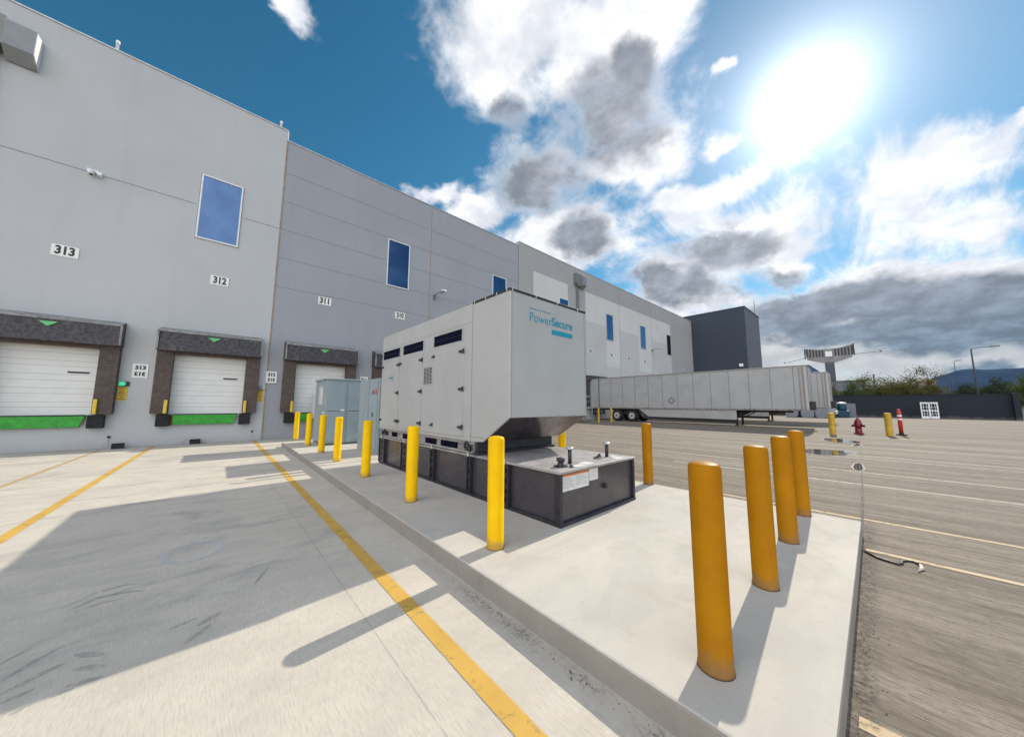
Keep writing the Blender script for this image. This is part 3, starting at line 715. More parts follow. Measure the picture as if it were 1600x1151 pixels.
# windows
for k, x in enumerate((-0.55, 7.88, 16.2, 24.35, 32.52, 40.5, 48.52)):
    yy = WY if x < 1.7 else (WY+0.02 if x < 18.3 else WY-0.03)
    b = MB(); w, z0, z1, t = 0.72, 8.98, 11.98, 0.055
    b.box(L(x-w, yy-0.05, z0), L(x-w+t, yy+0.02, z1), 'white_paint' if k < 4 else 'coping'); b.box(L(x+w-t, yy-0.05, z0), L(x+w, yy+0.02, z1), 'white_paint' if k < 4 else 'coping')
    b.box(L(x-w+t, yy-0.052, z0), L(x+w-t, yy+0.02, z0+t), 'white_paint' if k < 4 else 'coping'); b.box(L(x-w+t, yy-0.052, z1-t), L(x+w-t, yy+0.02, z1), 'white_paint' if k < 4 else 'coping')
    for q in ((x-w-.025, x-w, z0-.025, z1+.025), (x+w, x+w+.025, z0-.025, z1+.025), (x-w, x+w, z0-.025, z0), (x-w, x+w, z1, z1+.025)): b.box(L(q[0], yy-0.012, q[2]), L(q[1], yy+0.02, q[3]), 'joint')  # dark border painting the shadow line of a recess round the frame
    f = b.build('window', wh)
    b = MB(); b.box(L(x-w+t, yy-0.015, z0+t), L(x+w-t, yy+0.01, z1-t), 'window_glass_dark' if k == 6 else 'window_glass'); b.build('pane', f)
# roof posts
for x, y, h, z in ((-4.15, WY+.15, 0.50, 15.95), (1.38, WY+.15, 0.42, 15.95)):
    b = MB(); b.lathe([(0.05, 0), (0.05, h*0.8), (0.06, h*0.8), (0.06, h)], L(x, y, z), 'white_paint', 12); b.build('roof_post', wh)

# dark annex
b = MB()
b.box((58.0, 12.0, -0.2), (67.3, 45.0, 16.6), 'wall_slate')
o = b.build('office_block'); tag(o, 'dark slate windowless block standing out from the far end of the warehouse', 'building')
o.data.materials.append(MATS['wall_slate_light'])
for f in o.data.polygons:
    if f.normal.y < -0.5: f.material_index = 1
b = MB(); b.box((57.93, 11.93, 16.6), (67.37, 45.07, 16.72), 'wall_slate'); b.build('parapet_cap', o)
for z in (4.2, 8.2, 12.2):
    b = MB(); b.box((58.03, 11.975, z-.02), (67.27, 12.0, z+.02), 'joint'); b.build('panel_joint', o)
b = MB(); b.tube([(67.0, 12.4, 16.6), (67.0, 12.4, 19.6)], 0.05, 'lamp_grey', 6); b.tube([(67.36, 12.1, 6), (67.36, 12.1, 16.5)], 0.07, 'lamp_grey', 6); b.build('mast', o)
b = MB(); b.box((57.7, 12.6, 7.55), (58.0, 13.1, 8.0), 'white_paint', 0.03); b.box((57.75, 12.72, 7.40), (57.95, 12.98, 7.55), 'ink'); b.build('wall_lamp', o)

# number plates
def plate(x, z, w, h, body, label, y=None, two=False, far=False, size=None):
    yy = y if y is not None else (WY if x < 1.7 else WY+0.02 if x < 18.3 else WY-0.03)
    t = thing('number_sign', label, 'sign', (x, yy, z), 0, 'dock number signs')
    b = MB(); b.box((-w/2, -0.025, -h/2), (w/2, 0.0, h/2), 'sign_white', 0.004); b.build('plate', t)
    if two:
        text(body, 0.20, 'ink', t, (0, -0.027, 0.12), FACE_S, offset=0.012, width=w*0.68)
        text(body, 0.20, 'ink', t, (0, -0.027, -0.13), FACE_S, offset=0.012, width=w*0.68, mirror=True)
    else: text(body, size or 0.42, 'ink', t, (0, -0.027, 0), FACE_S, offset=0.018, width=w*0.72)
for body, x in (('313', -4.56), ('312', -0.32), ('311', 3.93), ('310', 8.12)):
    plate(x, 7.22, 0.62, 0.42, body, {'313': 'big 313 number plate high on the left wall above the cut off dock', '312': 'number plate reading 312, just below the dark blue window of the light wall', '311': 'number plate reading 311 on the darker wall right of the brown joint', '310': 'number plate reading 310 under the second tall window'}[body])
for body, x in (('305', 28.62), ('304', 32.73), ('303', 36.62), ('302', 40.74), ('301', 53.7)):
    where = {'305': 'left of the tall window farthest up the white panels', '304': 'just below the left tall window over the trailer',
             '303': 'between the two tall blue windows over the trailer', '302': 'just below the middle tall window over the trailer',
             '301': 'next to the dark block above the trailer roof'}[body]
    plate(x, 7.32, 0.62, 0.36, body, 'small far number plate '+where, size=0.36)
for body, x in (('313', -2.35), ('312', 1.88), ('311', 6.16)):
    plate(x, 2.97, 0.43, 0.56, body, {'313': 'square sign with 313 plain and mirrored above the green light', '312': 'square sign with 312 plain and mirrored beside the brown wall joint', '311': 'square sign with 311 plain and mirrored, half hidden above the grey cabinet'}[body], two=True, y=WY-0.0 if x < 1.5 else WY-0.012)

# docks
def make_dock():
    t = thing('loading_dock', '', 'loading dock', (0, WY, 0))
    b = MB()   # sectional door
    b.box((-1.26, 0.16, ZO0), (1.26, 0.22, ZO1), 'door_white')
    d = b.build('door', t)
    b = MB()
    for z in (1.55, 1.72, 2.02, 2.22, 2.50, 2.72, 3.02, 3.22, 3.50, 3.72):
        b.box((-1.26, 0.157, z-0.006), (1.26, 0.165, z+0.006), 'door_line')
    b.build('panel_lines', d)
    b = MB(); b.box((0.42, 0.13, 2.78), (0.92, 0.158, 2.84), 'ink', 0.008); b.build('handle', d)
    # hood
    b = MB()
    b.prism([(-0.50, 3.86), (-0.56, 3.82), (-0.53, 4.60), (0.0, 4.78), (0.0, 3.92)], 'x', -1.62, 1.62, 'hood_black', 0.012)
    h = b.build('hood', t)
    b = MB(); b.prism([(-0.555, 4.585), (-0.535, 4.66), (0.0, 4.83), (0.0, 4.785)], 'x', -1.66, 1.66, 'hood_edge'); b.build('hood_edge', h)
    for s in (-1, 1):
        b = MB(); b.prism([(-0.58, 3.84), (-0.55, 4.63), (0.0, 4.79), (0.0, 3.84)], 'x', s*1.625, s*1.685, 'hood_black', 0.01)
        b.box((s*1.655-0.03, -0.60, 3.86), (s*1.655+0.03, -0.575, 4.60), 'hood_edge', 0.006); b.build('end_flap', h)
    b = MB(); b.prism([(-0.20, 4.50), (0.20, 4.50), (0.0, 4.33)], 'y', -0.575, -0.55, 'green_mark'); b.build('centre_mark', h)
    # foam side pads and head pad
    for s in (-1, 1):
        b = MB(); x0, x1 = sorted((s*1.16, s*1.66))
        b.box((x0, -0.33, 1.28), (x1, -0.0, 3.86), 'seal_brown', 0.025); b.build('side_pad', t)
        b = MB(); b.box((s*1.24-0.05, -0.40, 1.29), (s*1.24+0.05, -0.335, 1.83), 'guard_yellow', 0.015); b.build('guard', t)
        b = MB(); x0, x1 = sorted((s*1.08, s*1.48)); b.box((x0, -0.26, 0.77), (x1, 0.0, 1.25), 'rubber', 0.02); b.build('bumper', t)
    b = MB(); b.box((-1.155, -0.30, 3.72), (1.155, -0.01, 3.86), 'seal_brown', 0.02); b.build('head_pad', t)
    # leveller: front lip hanging down + deck
    b = MB(); b.prism([(-1.02, 1.22), (1.02, 1.22), (0.90, 0.82), (-1.0, 0.82)], 'y', -0.16, -0.11, 'green_steel', 0.008)
    b.box((-1.02, -0.11, 1.17), (1.02, 0.15, 1.235), 'green_steel'); lip = b.build('leveller_lip', t)
    b = MB(); b.box((-1.075, -0.09, 0.80), (-1.0, 0.0, 1.2), 'rust'); b.tube([(-1.02, -0.15, 1.235), (1.02, -0.15, 1.235)], 0.022, 'dark_frame', 8)
    for x in (-0.7, -0.1, 0.55): b.lathe([(0.018, -0.172), (0.018, -0.16)], (x, 0, 0.90), 'ink', 8, 'y')
    b.build('hinge', lip)
    return t
proto = make_dock()
for k, (x, lab) in enumerate(zip(DOCKX[1:], (
        'loading dock cut off by the left edge, beside the 313 mirror sign',
        'whole loading dock with closed white door and green lip under number 312',
        'loading dock under number 311, partly behind the yellow posts and grey cabinet',
        'loading dock mostly hidden between the grey cabinet and the generator'))):
    o = proto if k == 0 else copy_tree(proto)
    o.location = (x, WY if x < 1.7 else WY+0.0, 0); o['label'] = lab; o['group'] = 'loading docks along the warehouse wall'
# signal lights and yellow notices beside docks
for x, lit, lab in ((-2.71, True, 'small glowing green signal light between dock 313 and its mirror sign'),
                    (1.54, False, 'small unlit signal light right of the middle dock')):
    t = thing('signal_light', lab, 'signal light', (x, WY, 2.44), 0, 'dock signal lights')
    b = MB(); b.box((-0.13, -0.05, -0.09), (0.13, 0.0, 0.09), 'ink' if lit else 'galv', 0.01); b.build('housing', t)
    b = MB(); b.lathe([(0.075, -0.13), (0.085, -0.05)], (-0.04, 0, 0), 'green_lens' if lit else 'lamp_grey', 16, 'y')
    if lit: b.box((-0.14, -0.055, -0.08), (-0.06, -0.05, 0.08), 'green_lens')
    b.build('lens', t)
for x, lab in ((-2.74, 'yellow instruction notice under the green light beside the left dock'), (1.49, 'yellow instruction notice right of the middle dock')):
    t = thing('notice_board', lab, 'notice', (x, WY, 2.06), 0, 'yellow dock notices')
    b = MB(); b.box((-0.125, -0.02, -0.27), (0.125, 0.0, 0.27), 'notice_yellow', 0.004); b.build('board', t)
    b = MB()
    for j, w in enumerate((0.20, 0.16, 0.12, 0.19, 0.15, 0.10, 0.18)):
        b.box((-w/2, -0.0235, 0.235-j*0.075-0.012), (w/2, -0.02, 0.235-j*0.075+0.012), 'ink')
    b.build('printed_lines', t)
# wheel chocks by the wall with chain
for x, y, lab in ((-2.62, 19.15, 'black wheel chock on a chain left of the first yellow line'), (-0.55, 19.36, 'black wheel chock lying under the middle dock')):
    t = thing('wheel_chock', lab, 'wheel chock', (x, y, 0), 0.1, 'rubber wheel chocks')
    b = MB(); b.prism([(-0.16, 0.0), (0.18, 0.0), (0.16, 0.16), (0.02, 0.20), (-0.10, 0.10)], 'x', -0.16, 0.16, 'rubber', 0.012); b.build('wedge', t)
    b = MB(); b.tube([(-0.1, 0.0, 0.10), (-0.22, 0.0, 0.02), (-0.5, -0.05, 0.012), (-0.42, 0.14, 0.012), (-0.25, 0.30 if x < -1 else 0.12, 0.30)], 0.010, 'galv', 6); b.build('chain', t)
for x in (-2.92, 1.33):
    b = MB(); b.lathe([(0.045, -0.04), (0.045, 0.0)], (x, WY, 0.42), 'dark_frame', 10, 'y')
    b.tube([(x, WY-.02, 0.40), (x, WY-.015, 0.02)], 0.006, 'galv', 5)
    tag(b.build('wall_hook'), 'tiny dark chain hook on the wall base '+('left of the green light sign' if x < 0 else 'near the brown wall joint'), 'hook', 'chain hooks at the wall base')

# downpipes with conductor head and overflow scupper
def downpipe(x, y, lab):
    t = thing('downpipe', lab, 'downpipe', (x, y, 0), 0, 'rain downpipes with boxes near the roof')
    b = MB(); b.box((-0.17, -0.17, 0.3), (0.17, 0.0, 13.72), 'lamp_grey', 0.01); b.build('pipe', t)
    b = MB(); b.prism([(-0.52, 15.0), (0.35, 15.0), (0.35, 13.95), (0.16, 13.68), (-0.16, 13.68), (-0.52, 13.95)], 'y', -0.42, 0.0, 'lamp_grey', 0.012); b.build('collector_box', t)
    b = MB(); b.prism([(-0.52, 14.82), (-0.42, 14.86), (0.0, 14.86), (0.0, 13.62), (-0.10, 13.62), (-0.52, 13.92)], 'x', 0.36, 1.0, 'box_grey')
    s = b.build('overflow_box', t)
    b = MB(); b.prism([(-0.50, 14.78), (0.0, 14.84), (0.0, 13.64), (-0.50, 13.95)], 'x', 1.002, 1.02, 'white_paint'); b.build('sunlit_end', s)  # sunlit end of the box painted in as a white panel
downpipe(-6.78, WY-0.0, 'grey rain box and downpipe at the left edge near the roof')
downpipe(26.45, WY-0.035, 'thin grey downpipe with roof box on the white panel wall')
# wall lamps / camera
def wall_lamp(x, z, y, lab, s=1.0):
    t = thing('wall_light', lab, 'wall light', (x, y, z), 0, 'arm lights on the wall')
    b = MB(); b.box((-0.09*s, -0.08*s, -0.22*s), (0.09*s, 0.0, 0.10*s), 'lamp_grey', 0.02*s); b.tube([(0, -0.05, 0), (0.0, -0.35*s, 0.10*s), (0.05, -0.7*s, 0.12*s)], 0.035*s, 'lamp_grey', 8); b.build('arm', t)
    b = MB(); b.prism([(-0.10*s, -0.7*s), (0.22*s, -0.62*s), (0.26*s, -1.25*s), (0.02*s, -1.32*s), (-0.12*s, -1.2*s)], 'z', 0.06*s, 0.16*s, 'coping', 0.02*s); b.build('head', t)
wall_lamp(10.42, 9.0, WY+0.02, 'arm light on the blue grey wall just right of the vertical joint')
wall_lamp(43.0, 9.1, WY-0.03, 'distant arm light on the pale wall before the dark window', 1.15)
t = thing('security_camera', 'white dome camera on the horizontal joint of the left wall', 'camera', (-4.22, WY, 10.50)); t.scale = (0.72, 0.72, 0.72)
b = MB(); b.box((-0.20, -0.12, 0.0), (0.20, 0.0, 0.16), 'white_paint', 0.02); b.box((0.16, -0.25, -0.12), (0.34, 0.0, 0.06), 'white_paint', 0.02); b.build('bracket', t)
b = MB(); b.lathe([(0.03, -0.20), (0.11, -0.14), (0.14, -0.03), (0.14, 0.03)], (-0.02, -0.22, 0.0), 'white_paint', 16); b.lathe([(0.0, -0.245), (0.06, -0.22), (0.075, -0.17)], (-0.02, -0.22, 0.0), 'ink', 14); b.build('dome', t)

# ------------------------------------------------------------------ bollards
def make_bollard(mat='yellow_plastic', r=0.092, h=1.17):
    t = thing('bollard', '', 'bollard')
    b = MB()
    prof = [(r+0.004, 0.0), (r+0.004, 0.02), (r, 0.025), (r, h-0.035), (r*0.985, h-0.018), (r*0.94, h-0.006), (r*0.80, h+0.003), (r*0.45, h+0.010), (0.0001, h+0.012)]
    b.lathe(prof, (0, 0, 0), mat, 40); b.build('sleeve', t)
    b = MB(); b.lathe([(r+0.006, 0.0), (r+0.005, 0.003), (r+0.004, 0.004)], (0, 0, 0), 'dark_frame', 32); b.build('sealant', t)
    return t
BO = [(2.63, 16.70, 'yellow bollard nearest the warehouse, first of the row along the kerb'),
      (2.62, 14.15, 'second yellow bollard from the warehouse in the kerb row'),
      (2.58, 11.87, 'yellow bollard in front of the left corner of the grey cabinet'),
      (2.52, 9.80, 'yellow bollard in front of the middle of the grey cabinet'),
      (2.47, 7.38, 'yellow bollard between the grey cabinet and the generator side'),
      (2.42, 5.07, 'yellow bollard before the generator side doors'),
      (2.36, 2.87, 'yellow bollard before the front corner of the generator, close to the kerb'),
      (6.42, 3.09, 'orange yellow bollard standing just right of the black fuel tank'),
      (4.30, 3.49, None),
      (2.30, 0.745, 'nearest and largest shade-toned orange yellow bollard in the right row'),
      (3.62, 0.745, 'second shade-toned orange yellow bollard of the right row'),
      (4.97, 0.775, 'third shade-toned orange yellow bollard of the right row'),
      (6.30, 0.80, 'fourth and farthest shade-toned orange yellow bollard of the right row')]
PB = {}
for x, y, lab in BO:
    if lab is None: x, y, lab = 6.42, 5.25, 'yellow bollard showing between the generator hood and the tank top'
    amber_shaded = 'orange' in lab
    key = 'a' if amber_shaded else 'y'
    if key not in PB: PB[key] = make_bollard('amber_shaded_plastic' if amber_shaded else 'yellow_plastic'); o = PB[key]
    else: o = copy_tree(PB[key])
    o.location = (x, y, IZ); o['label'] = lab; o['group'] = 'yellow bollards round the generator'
    o.rotation_euler.z = random.random()*6
far = None
for x, y, h, lab in ((24.45, 1.58, 1.15, 'far yellow bollard left of the red hydrant'), (25.5, -0.42, 1.15, 'far yellow bollard right of the red hydrant'),
                  (24.7, 16.1, 1.28, 'distant yellow bollard beside the metal stairs'), (26.25, 15.8, 1.28, 'distant yellow bollard before the trailer wheels')):
    o = make_bollard('yellow_far', 0.13 if y < 3 else 0.085, h) if far is None or y > 3 else copy_tree(far)
    if far is None: far = o
    o.location = (x, y, gz(x)); o['label'] = lab; o['group'] = 'yellow bollards out in the yard'
far.rotation_euler = (0, 0, 0)

# ------------------------------------------------------------------ generator
gen = thing('generator', 'large pale grey enclosed generator with teal company lettering on its end', 'generator', (3.28, 3.68, 0))
GX, GY = 3.28, 3.68
def G(x, y, z): return (x-GX, y-GY, z)
X0, X1, Y0, Y1, ZT = 3.28, 5.25, 3.68, 8.92, 3.50
b = MB()
b.prism([(0, 1.51), (0, ZT), (Y1-Y0, ZT+0.02), (Y1-Y0, 1.07), (0.95, 1.07), (0.66, 1.09)], 'x', 0, X1-X0, 'gen_paint', 0.010)
enc = b.build('enclosure', gen)
b = MB()   # dark roof gasket of the front section
b.box(G(X0-0.012, Y0-0.012, ZT-0.012), G(X1+0.012, 4.68, ZT+0.028), 'gasket', 0.004)
b.box(G(X0+0.02, Y0+0.02, ZT+0.0285), G(X1-0.02, 4.66, ZT+0.045), 'gen_paint', 0.004); b.build('roof_gasket', enc)
b = MB()
for x in (3.32, 3.85, 4.40, 5.0): b.box(G(x-0.004, Y0-0.016, ZT-0.02), G(x+0.004, Y0-0.011, ZT+0.035), 'white_paint')
for y in (3.75, 4.0, 4.3, 4.62): b.box(G(X0-0.016, y-0.004, ZT-0.02), G(X0-0.011, y+0.004, ZT+0.032), 'white_paint')
b.build('roof_clips', enc)
b = MB(); b.box(G(X0-0.003, 4.675, 1.08), G(X0+0.01, 4.683, ZT-0.01), 'gen_seam'); b.build('seam', enc)
b = MB(); b.box(G(X0-0.003, 4.683, 3.16), G(X0+0.01, 8.9, 3.163), 'gen_seam'); b.build('seam', enc)
b = MB(); b.box(G(X0+0.035, Y0-0.0025, 1.54), G(X0+0.040, Y0+0.01, 3.47), 'gen_seam'); b.build('seam', enc)
b = MB(); b.box(G(X1-0.040, Y0-0.0025, 1.54), G(X1-0.035, Y0+0.01, 3.47), 'gen_seam'); b.build('seam', enc)
b = MB(); b.box(G(X0-0.003, 4.30, 1.155), G(X0+0.01, 4.66, 1.162), 'gen_seam'); b.build('seam', enc)
DO = [(4.93, 6.50, 5.04, 6.05), (6.54, 7.72, 6.52, 7.56), (7.76, 8.86, 7.75, 8.82)]
for k, (ya, yb, va, vb) in enumerate(DO):
    b = MB(); b.box(G(X0-0.014, ya, 1.14), G(X0+0.01, yb, 2.84), 'gen_paint', 0.005); d = b.build('door', gen)
    b = MB()
    for z in (2.67, 1.98, 1.30):
        b.box(G(X0-0.045, ya+0.01, z-0.022), G(X0-0.014, ya+0.13, z+0.022), 'black_steel', 0.006)
        b.box(G(X0-0.040, ya-0.015, z-0.045), G(X0-0.0145, ya+0.02, z+0.045), 'black_steel', 0.006)
    b.build('hinge', d)
    b = MB()
    for z in (2.68, 1.30):
        yy = yb-0.07 if k else 6.02
        b.lathe([(0.022, -0.05), (0.03, -0.014)], G(X0, yy, z), 'black_steel', 12, 'x'); b.box(G(X0-0.062, yy-0.012, z-0.03), G(X0-0.045, yy+0.05, z-0.008), 'black_steel', 0.004)
    b.build('latch', d)
    if k == 1: pass
    b = MB()   # air slot with dark depth and louvre blades
    z0, z1 = 2.875, 3.095; y0, y1 = (5.00, 6.05) if k == 0 else (va, vb)
    b.box(G(X0-0.004, y0, z0), G(X0+0.002, y1, z1), 'vent_dark')
    b.box(G(X0-0.016, y0-0.02, z0-0.035), G(X0-0.003, y1+0.02, z0), 'gen_paint', 0.003); b.box(G(X0-0.016, y0-0.02, z1), G(X0-0.003, y1+0.02, z1+0.018), 'gen_paint', 0.003)
    b.box(G(X0-0.0155, y0-0.02, z0), G(X0-0.003, y0, z1), 'gen_paint'); b.box(G(X0-0.0155, y1, z0), G(X0-0.003, y1+0.02, z1), 'gen_paint')
    for z in (2.985,): b.box(G(X0-0.006, y0, z-0.002), G(X0-0.0045, y1, z+0.002), 'black_steel')
    b.build('air_vent', gen)
# dark perforated outlet under the overhanging end
b = MB(); v0 = Vector((0, 0.004, 1.505)); 
b.poly([(0.03, 0.010, 1.500), (1.94, 0.010, 1.500), (1.94, 0.655, 1.089), (0.03, 0.655, 1.089)][::-1], 'outlet_metal')
b.poly([(0.03, 0.010, 1.500), (1.94, 0.010, 1.500), (1.94, 0.013, 1.508), (0.03, 0.013, 1.508)], 'outlet_metal'); b.build('outlet_screen', gen)
# small louvred grille on the near door
b = MB(); b.box(G(X0-0.022, 6.06, 2.11), G(X0-0.0145, 6.45, 2.49), 'gen_paint', 0.003)
for j in range(3):
    y = 6.085+j*0.122
    for i in range(12): b.box(G(X0-0.026, y, 2.13+i*0.029), G(X0-0.0225, y+0.095, 2.13+i*0.029+0.017), 'dark_frame')
b.build('grille', gen)
b = MB(); b.box(G(X0-0.0165, 8.05, 2.27), G(X0-0.0145, 8.37, 2.45), 'gen_paint')
b.box(G(X0-0.019, 8.24, 2.43), G(X0-0.017, 8.36, 2.436), 'teal_ink'); b.box(G(X0-0.019, 8.07, 2.285), G(X0-0.017, 8.22, 2.31), 'teal_ink'); lp = b.build('maker_plate', gen)
text('PowerSecure', 0.08, 'teal_ink', lp, G(X0-0.019, 8.215, 2.37), FACE_W, width=0.29)
# company lettering on the end
lg = MB(); lg.box(G(3.70, Y0-0.004, 3.283), G(4.235, Y0-0.001, 3.296), 'teal_ink'); lg.box(G(4.255, Y0-0.004, 2.925), G(4.835, Y0-0.001, 3.01), 'teal_ink')
lo = lg.build('company_logo', gen)
text('Power', 0.215, 'teal_ink', lo, G(3.975, Y0-0.004, 3.14), FACE_S, width=0.545, offset=-0.001)
text('Secure', 0.215, 'teal_ink', lo, G(4.545, Y0-0.004, 3.145), FACE_S, width=0.58, offset=0.0045)

# skid rail between enclosure and tank
b = MB()
b.box(G(3.31, 4.52, 0.90), G(5.20, 4.60, 1.068), 'black_steel', 0.004)
b.box(G(3.32, 4.60, 1.02), G(3.40, 8.88, 1.066), 'tank_top'); b.box(G(3.32, 4.60, 0.865), G(3.40, 8.88, 0.90), 'tank_top')
b.box(G(3.37, 4.60, 0.90), G(3.39, 8.88, 1.02), 'tank_top')
b.box(G(5.10, 4.60, 0.865), G(5.18, 8.88, 1.066), 'black_steel'); b.box(G(3.40, 8.80, 0.865), G(5.10, 8.88, 1.066), 'black_steel')
b.box(G(3.28, 4.47, 0.855), G(5.23, 4.62, 0.897), 'black_steel', 0.003)
sk = b.build('skid_frame', gen)
b = MB()
for y0, y1 in ((8.55, 8.85), (7.95, 8.2), (7.35, 7.55), (6.25, 6.42), (6.0, 6.2), (5.62, 5.78), (5.42, 5.58), (5.22, 5.38)):
    b.box(G(3.335, y0, 0.905), G(3.372, y1, 1.018), 'vent_dark')
b.build('openings', sk)
for y in (4.85, 8.60):
    b = MB(); n = 20; c = (y, 0.985)
    for k in range(n):
        a0, a1 = 2*math.pi*k/n, 2*math.pi*(k+1)/n
        P = lambda r, a: (c[0]-GY+r*math.cos(a), c[1]+r*math.sin(a))
        for xx, rev in ((3.30, 0), (3.325, 1)):
            q = [(xx-GX, *P(0.035, a0)), (xx-GX, *P(0.075, a0)), (xx-GX, *P(0.075, a1)), (xx-GX, *P(0.035, a1))]
            b.poly(q[::-1] if rev else q, 'black_steel')
        for r in (0.035, 0.075):
            b.poly([(3.30-GX, *P(r, a0)), (3.30-GX, *P(r, a1)), (3.325-GX, *P(r, a1)), (3.325-GX, *P(r, a0))], 'black_steel')
    b.box(G(3.30, y-0.13, 0.90), G(3.325, y-0.06, 0.99), 'black_steel'); b.recalc = True
    b.build('lifting_eye', sk)

# fuel tank under and in front of the generator: part of the same assembly
TZ = 0.855
b = MB()
b.box(G(3.34, 2.78, IZ+0.04), G(5.18, 8.86, TZ-0.03), 'tank_steel', 0.006)
b.box(G(3.30, 2.735, IZ), G(5.22, 8.9, IZ+0.045), 'black_steel', 0.006)
tk = b.build('fuel_tank', gen)
b = MB(); b.box(G(3.29, 2.73, TZ-0.035), G(5.23, 4.475, TZ), 'tank_top', 0.006); b.box(G(3.30, 4.475, TZ-0.035), G(5.22, 8.9, TZ-0.004), 'tank_top'); b.build('tank_lid', tk)
for x in (3.30, 5.16):
    b = MB(); b.box(G(x, 2.738, IZ+0.045), G(x+0.055, 2.83, TZ-0.035), 'black_steel', 0.004); b.build('corner_post', tk)
for y0, y1 in ((3.70, 3.86), (4.68, 4.80), (5.94, 6.10), (7.12, 7.50), (8.52, 8.88)):
    b = MB()
    b.box(G(3.295, y0, IZ+0.045), G(3.345, y1, TZ-0.04), 'black_steel', 0.004)
    b.box(G(3.275, y0, IZ+0.045), G(3.294, y0+0.03, TZ-0.04), 'black_steel'); b.box(G(3.275, y1-0.03, IZ+0.045), G(3.294, y1, TZ-0.04), 'black_steel')
    for z in (0.30, 0.42, 0.58, 0.72): b.box(G(3.290, (y0+y1)/2-0.02, z-0.03), G(3.2955, (y0+y1)/2+0.02, z+0.03), 'vent_dark')
    b.box(G(3.26, (y0+y1)/2-0.02, TZ-0.04), G(3.30, (y0+y1)/2+0.02, TZ+0.04), 'metal_bolt', 0.006)
    b.build('bracket', tk)
# vents, filler, labels
b = MB(); b.lathe([(0.055, 0), (0.055, 0.03), (0.042, 0.035), (0.042, 0.07), (0.060, 0.075), (0.060, 0.115), (0.050, 0.120), (0.03, 0.125)], G(3.60, 2.97, TZ), 'black_steel', 20)
b.lathe([(0.10, 0), (0.10, 0.008)], G(3.60, 2.97, TZ), 'black_steel', 20); b.build('filler_cap', tk)
for x, y in ((3.88, 3.03), (4.86, 3.03)):
    b = MB(); b.lathe([(0.028, 0), (0.028, 0.20)], G(x, y, TZ), 'black_steel', 16); b.lathe([(0.03, 0.20), (0.058, 0.205), (0.058, 0.222), (0.045, 0.235), (0.0001, 0.240)], G(x, y, TZ), 'galv', 18); b.build('vent_pipe', tk)
b = MB()
for x, y, r, h in ((3.67, 2.84, 0.030, 0.035), (4.63, 3.07, 0.025, 0.03), (4.75, 3.10, 0.032, 0.05), (4.52, 3.04, 0.02, 0.03)):
    b.lathe([(r, 0), (r, h*0.5), (r*0.7, h*0.5), (r*0.7, h)], G(x, y, TZ), 'black_steel', 12)
b.build('fittings', tk)
b = MB()
for x0, y0, x1, y1 in ((3.74, 2.80, 3.98, 2.92), (4.02, 2.82, 4.20, 2.99), (4.80, 2.80, 5.0, 2.90), (4.90, 2.93, 5.05, 3.02)): b.box(G(x0, y0, TZ), G(x1, y1, TZ+0.002), 'label_white')
b.build('top_labels', tk)
b = MB(); b.box(G(3.37, 2.774, 0.585), G(3.97, 2.7795, 0.80), 'label_white'); b.box(G(3.985, 2.774, 0.64), G(4.20, 2.7795, 0.80), 'label_white')
b.box(G(3.37, 2.772, 0.77), G(3.97, 2.774, 0.80), 'orange_decal')
for j in range(6):
    for i in range(2): b.box(G(3.39+i*0.29, 2.7725, 0.745-j*0.024), G(3.39+i*0.29+0.20+0.06*((j*7+i*3) % 3)/2, 2.774, 0.752-j*0.024), 'text_grey')
for j in range(4): b.box(G(4.0, 2.7725, 0.775-j*0.03), G(4.17, 2.774, 0.781-j*0.03), 'text_grey')
b.build('warning_label', tk)
b = MB(); b.lathe([(0.025, -0.035), (0.040, -0.03), (0.040, 0.0)], G(4.36, 2.78, 0.52), 'black_steel', 6, 'y', smooth=False); b.lathe([(0.028, -0.05), (0.028, -0.035)], G(4.36, 2.78, 0.52), 'ink', 14, 'y'); b.build('drain_plug', tk)

# unseen post added behind the generator to cast a thin shadow on the lane
t = thing('shadow_post', 'thin grey unseen post added behind the generator to cast a narrow shadow on the lane', 'post', (3.72, 9.5, IZ))
b = MB(); b.tube([(0, 0, 0), (0, 0, 2.3)], 0.035, 'galv', 10); b.build('pipe', t)  # shaft of the added shadow post, not a real pipe
b = MB(); b.box((-0.08, -0.05, 1.2), (0.08, 0.08, 1.5), 'galv', 0.01); b.build('added_box', t)

# ------------------------------------------------------------------ electrical cabinets
cab = thing('electrical_cabinet', 'wide grey blue steel switchgear cabinet on the island behind four bollards', 'electrical cabinet', (3.03, 13.76, IZ))
b = MB(); b.box((0, 0, 0.06), (1.75, 1.75, 2.44), 'cabinet', 0.012); b.box((0.03, 0.02, 0), (1.72, 1.73, 0.06), 'cabinet_seam'); b.build('body', cab)
b = MB(); b.box((-0.05, -0.05, 2.44), (1.80, 1.80, 2.50), 'cabinet', 0.012); b.build('roof', cab)
for x0, x1 in ((0.10, 0.66), (0.82, 1.36)):
    for z0, z1 in ((0.12, 1.24), (1.28, 2.34)):
        b = MB(); b.box((x0, -0.018, z0), (x1, 0.0, z1), 'cabinet', 0.006); b.build('door_panel', cab)
b = MB()
b.box((0.735, -0.006, 0.1), (0.745, 0.0, 2.38), 'cabinet_seam'); b.build('seam', cab)
b = MB(); b.box((1.42, -0.006, 0.1), (1.43, 0.0, 2.38), 'cabinet_seam'); b.build('seam', cab)
b = MB(); b.box((0.02, -0.004, 1.255), (1.4, 0.0, 1.265), 'cabinet_seam'); b.build('seam', cab)
b = MB(); b.box((0.52, -0.022, 1.26), (0.66, -0.0185, 1.33), 'label_white'); b.box((1.25, -0.022, 1.80), (1.29, -0.0185, 1.87), 'red_decal'); b.build('labels', cab)
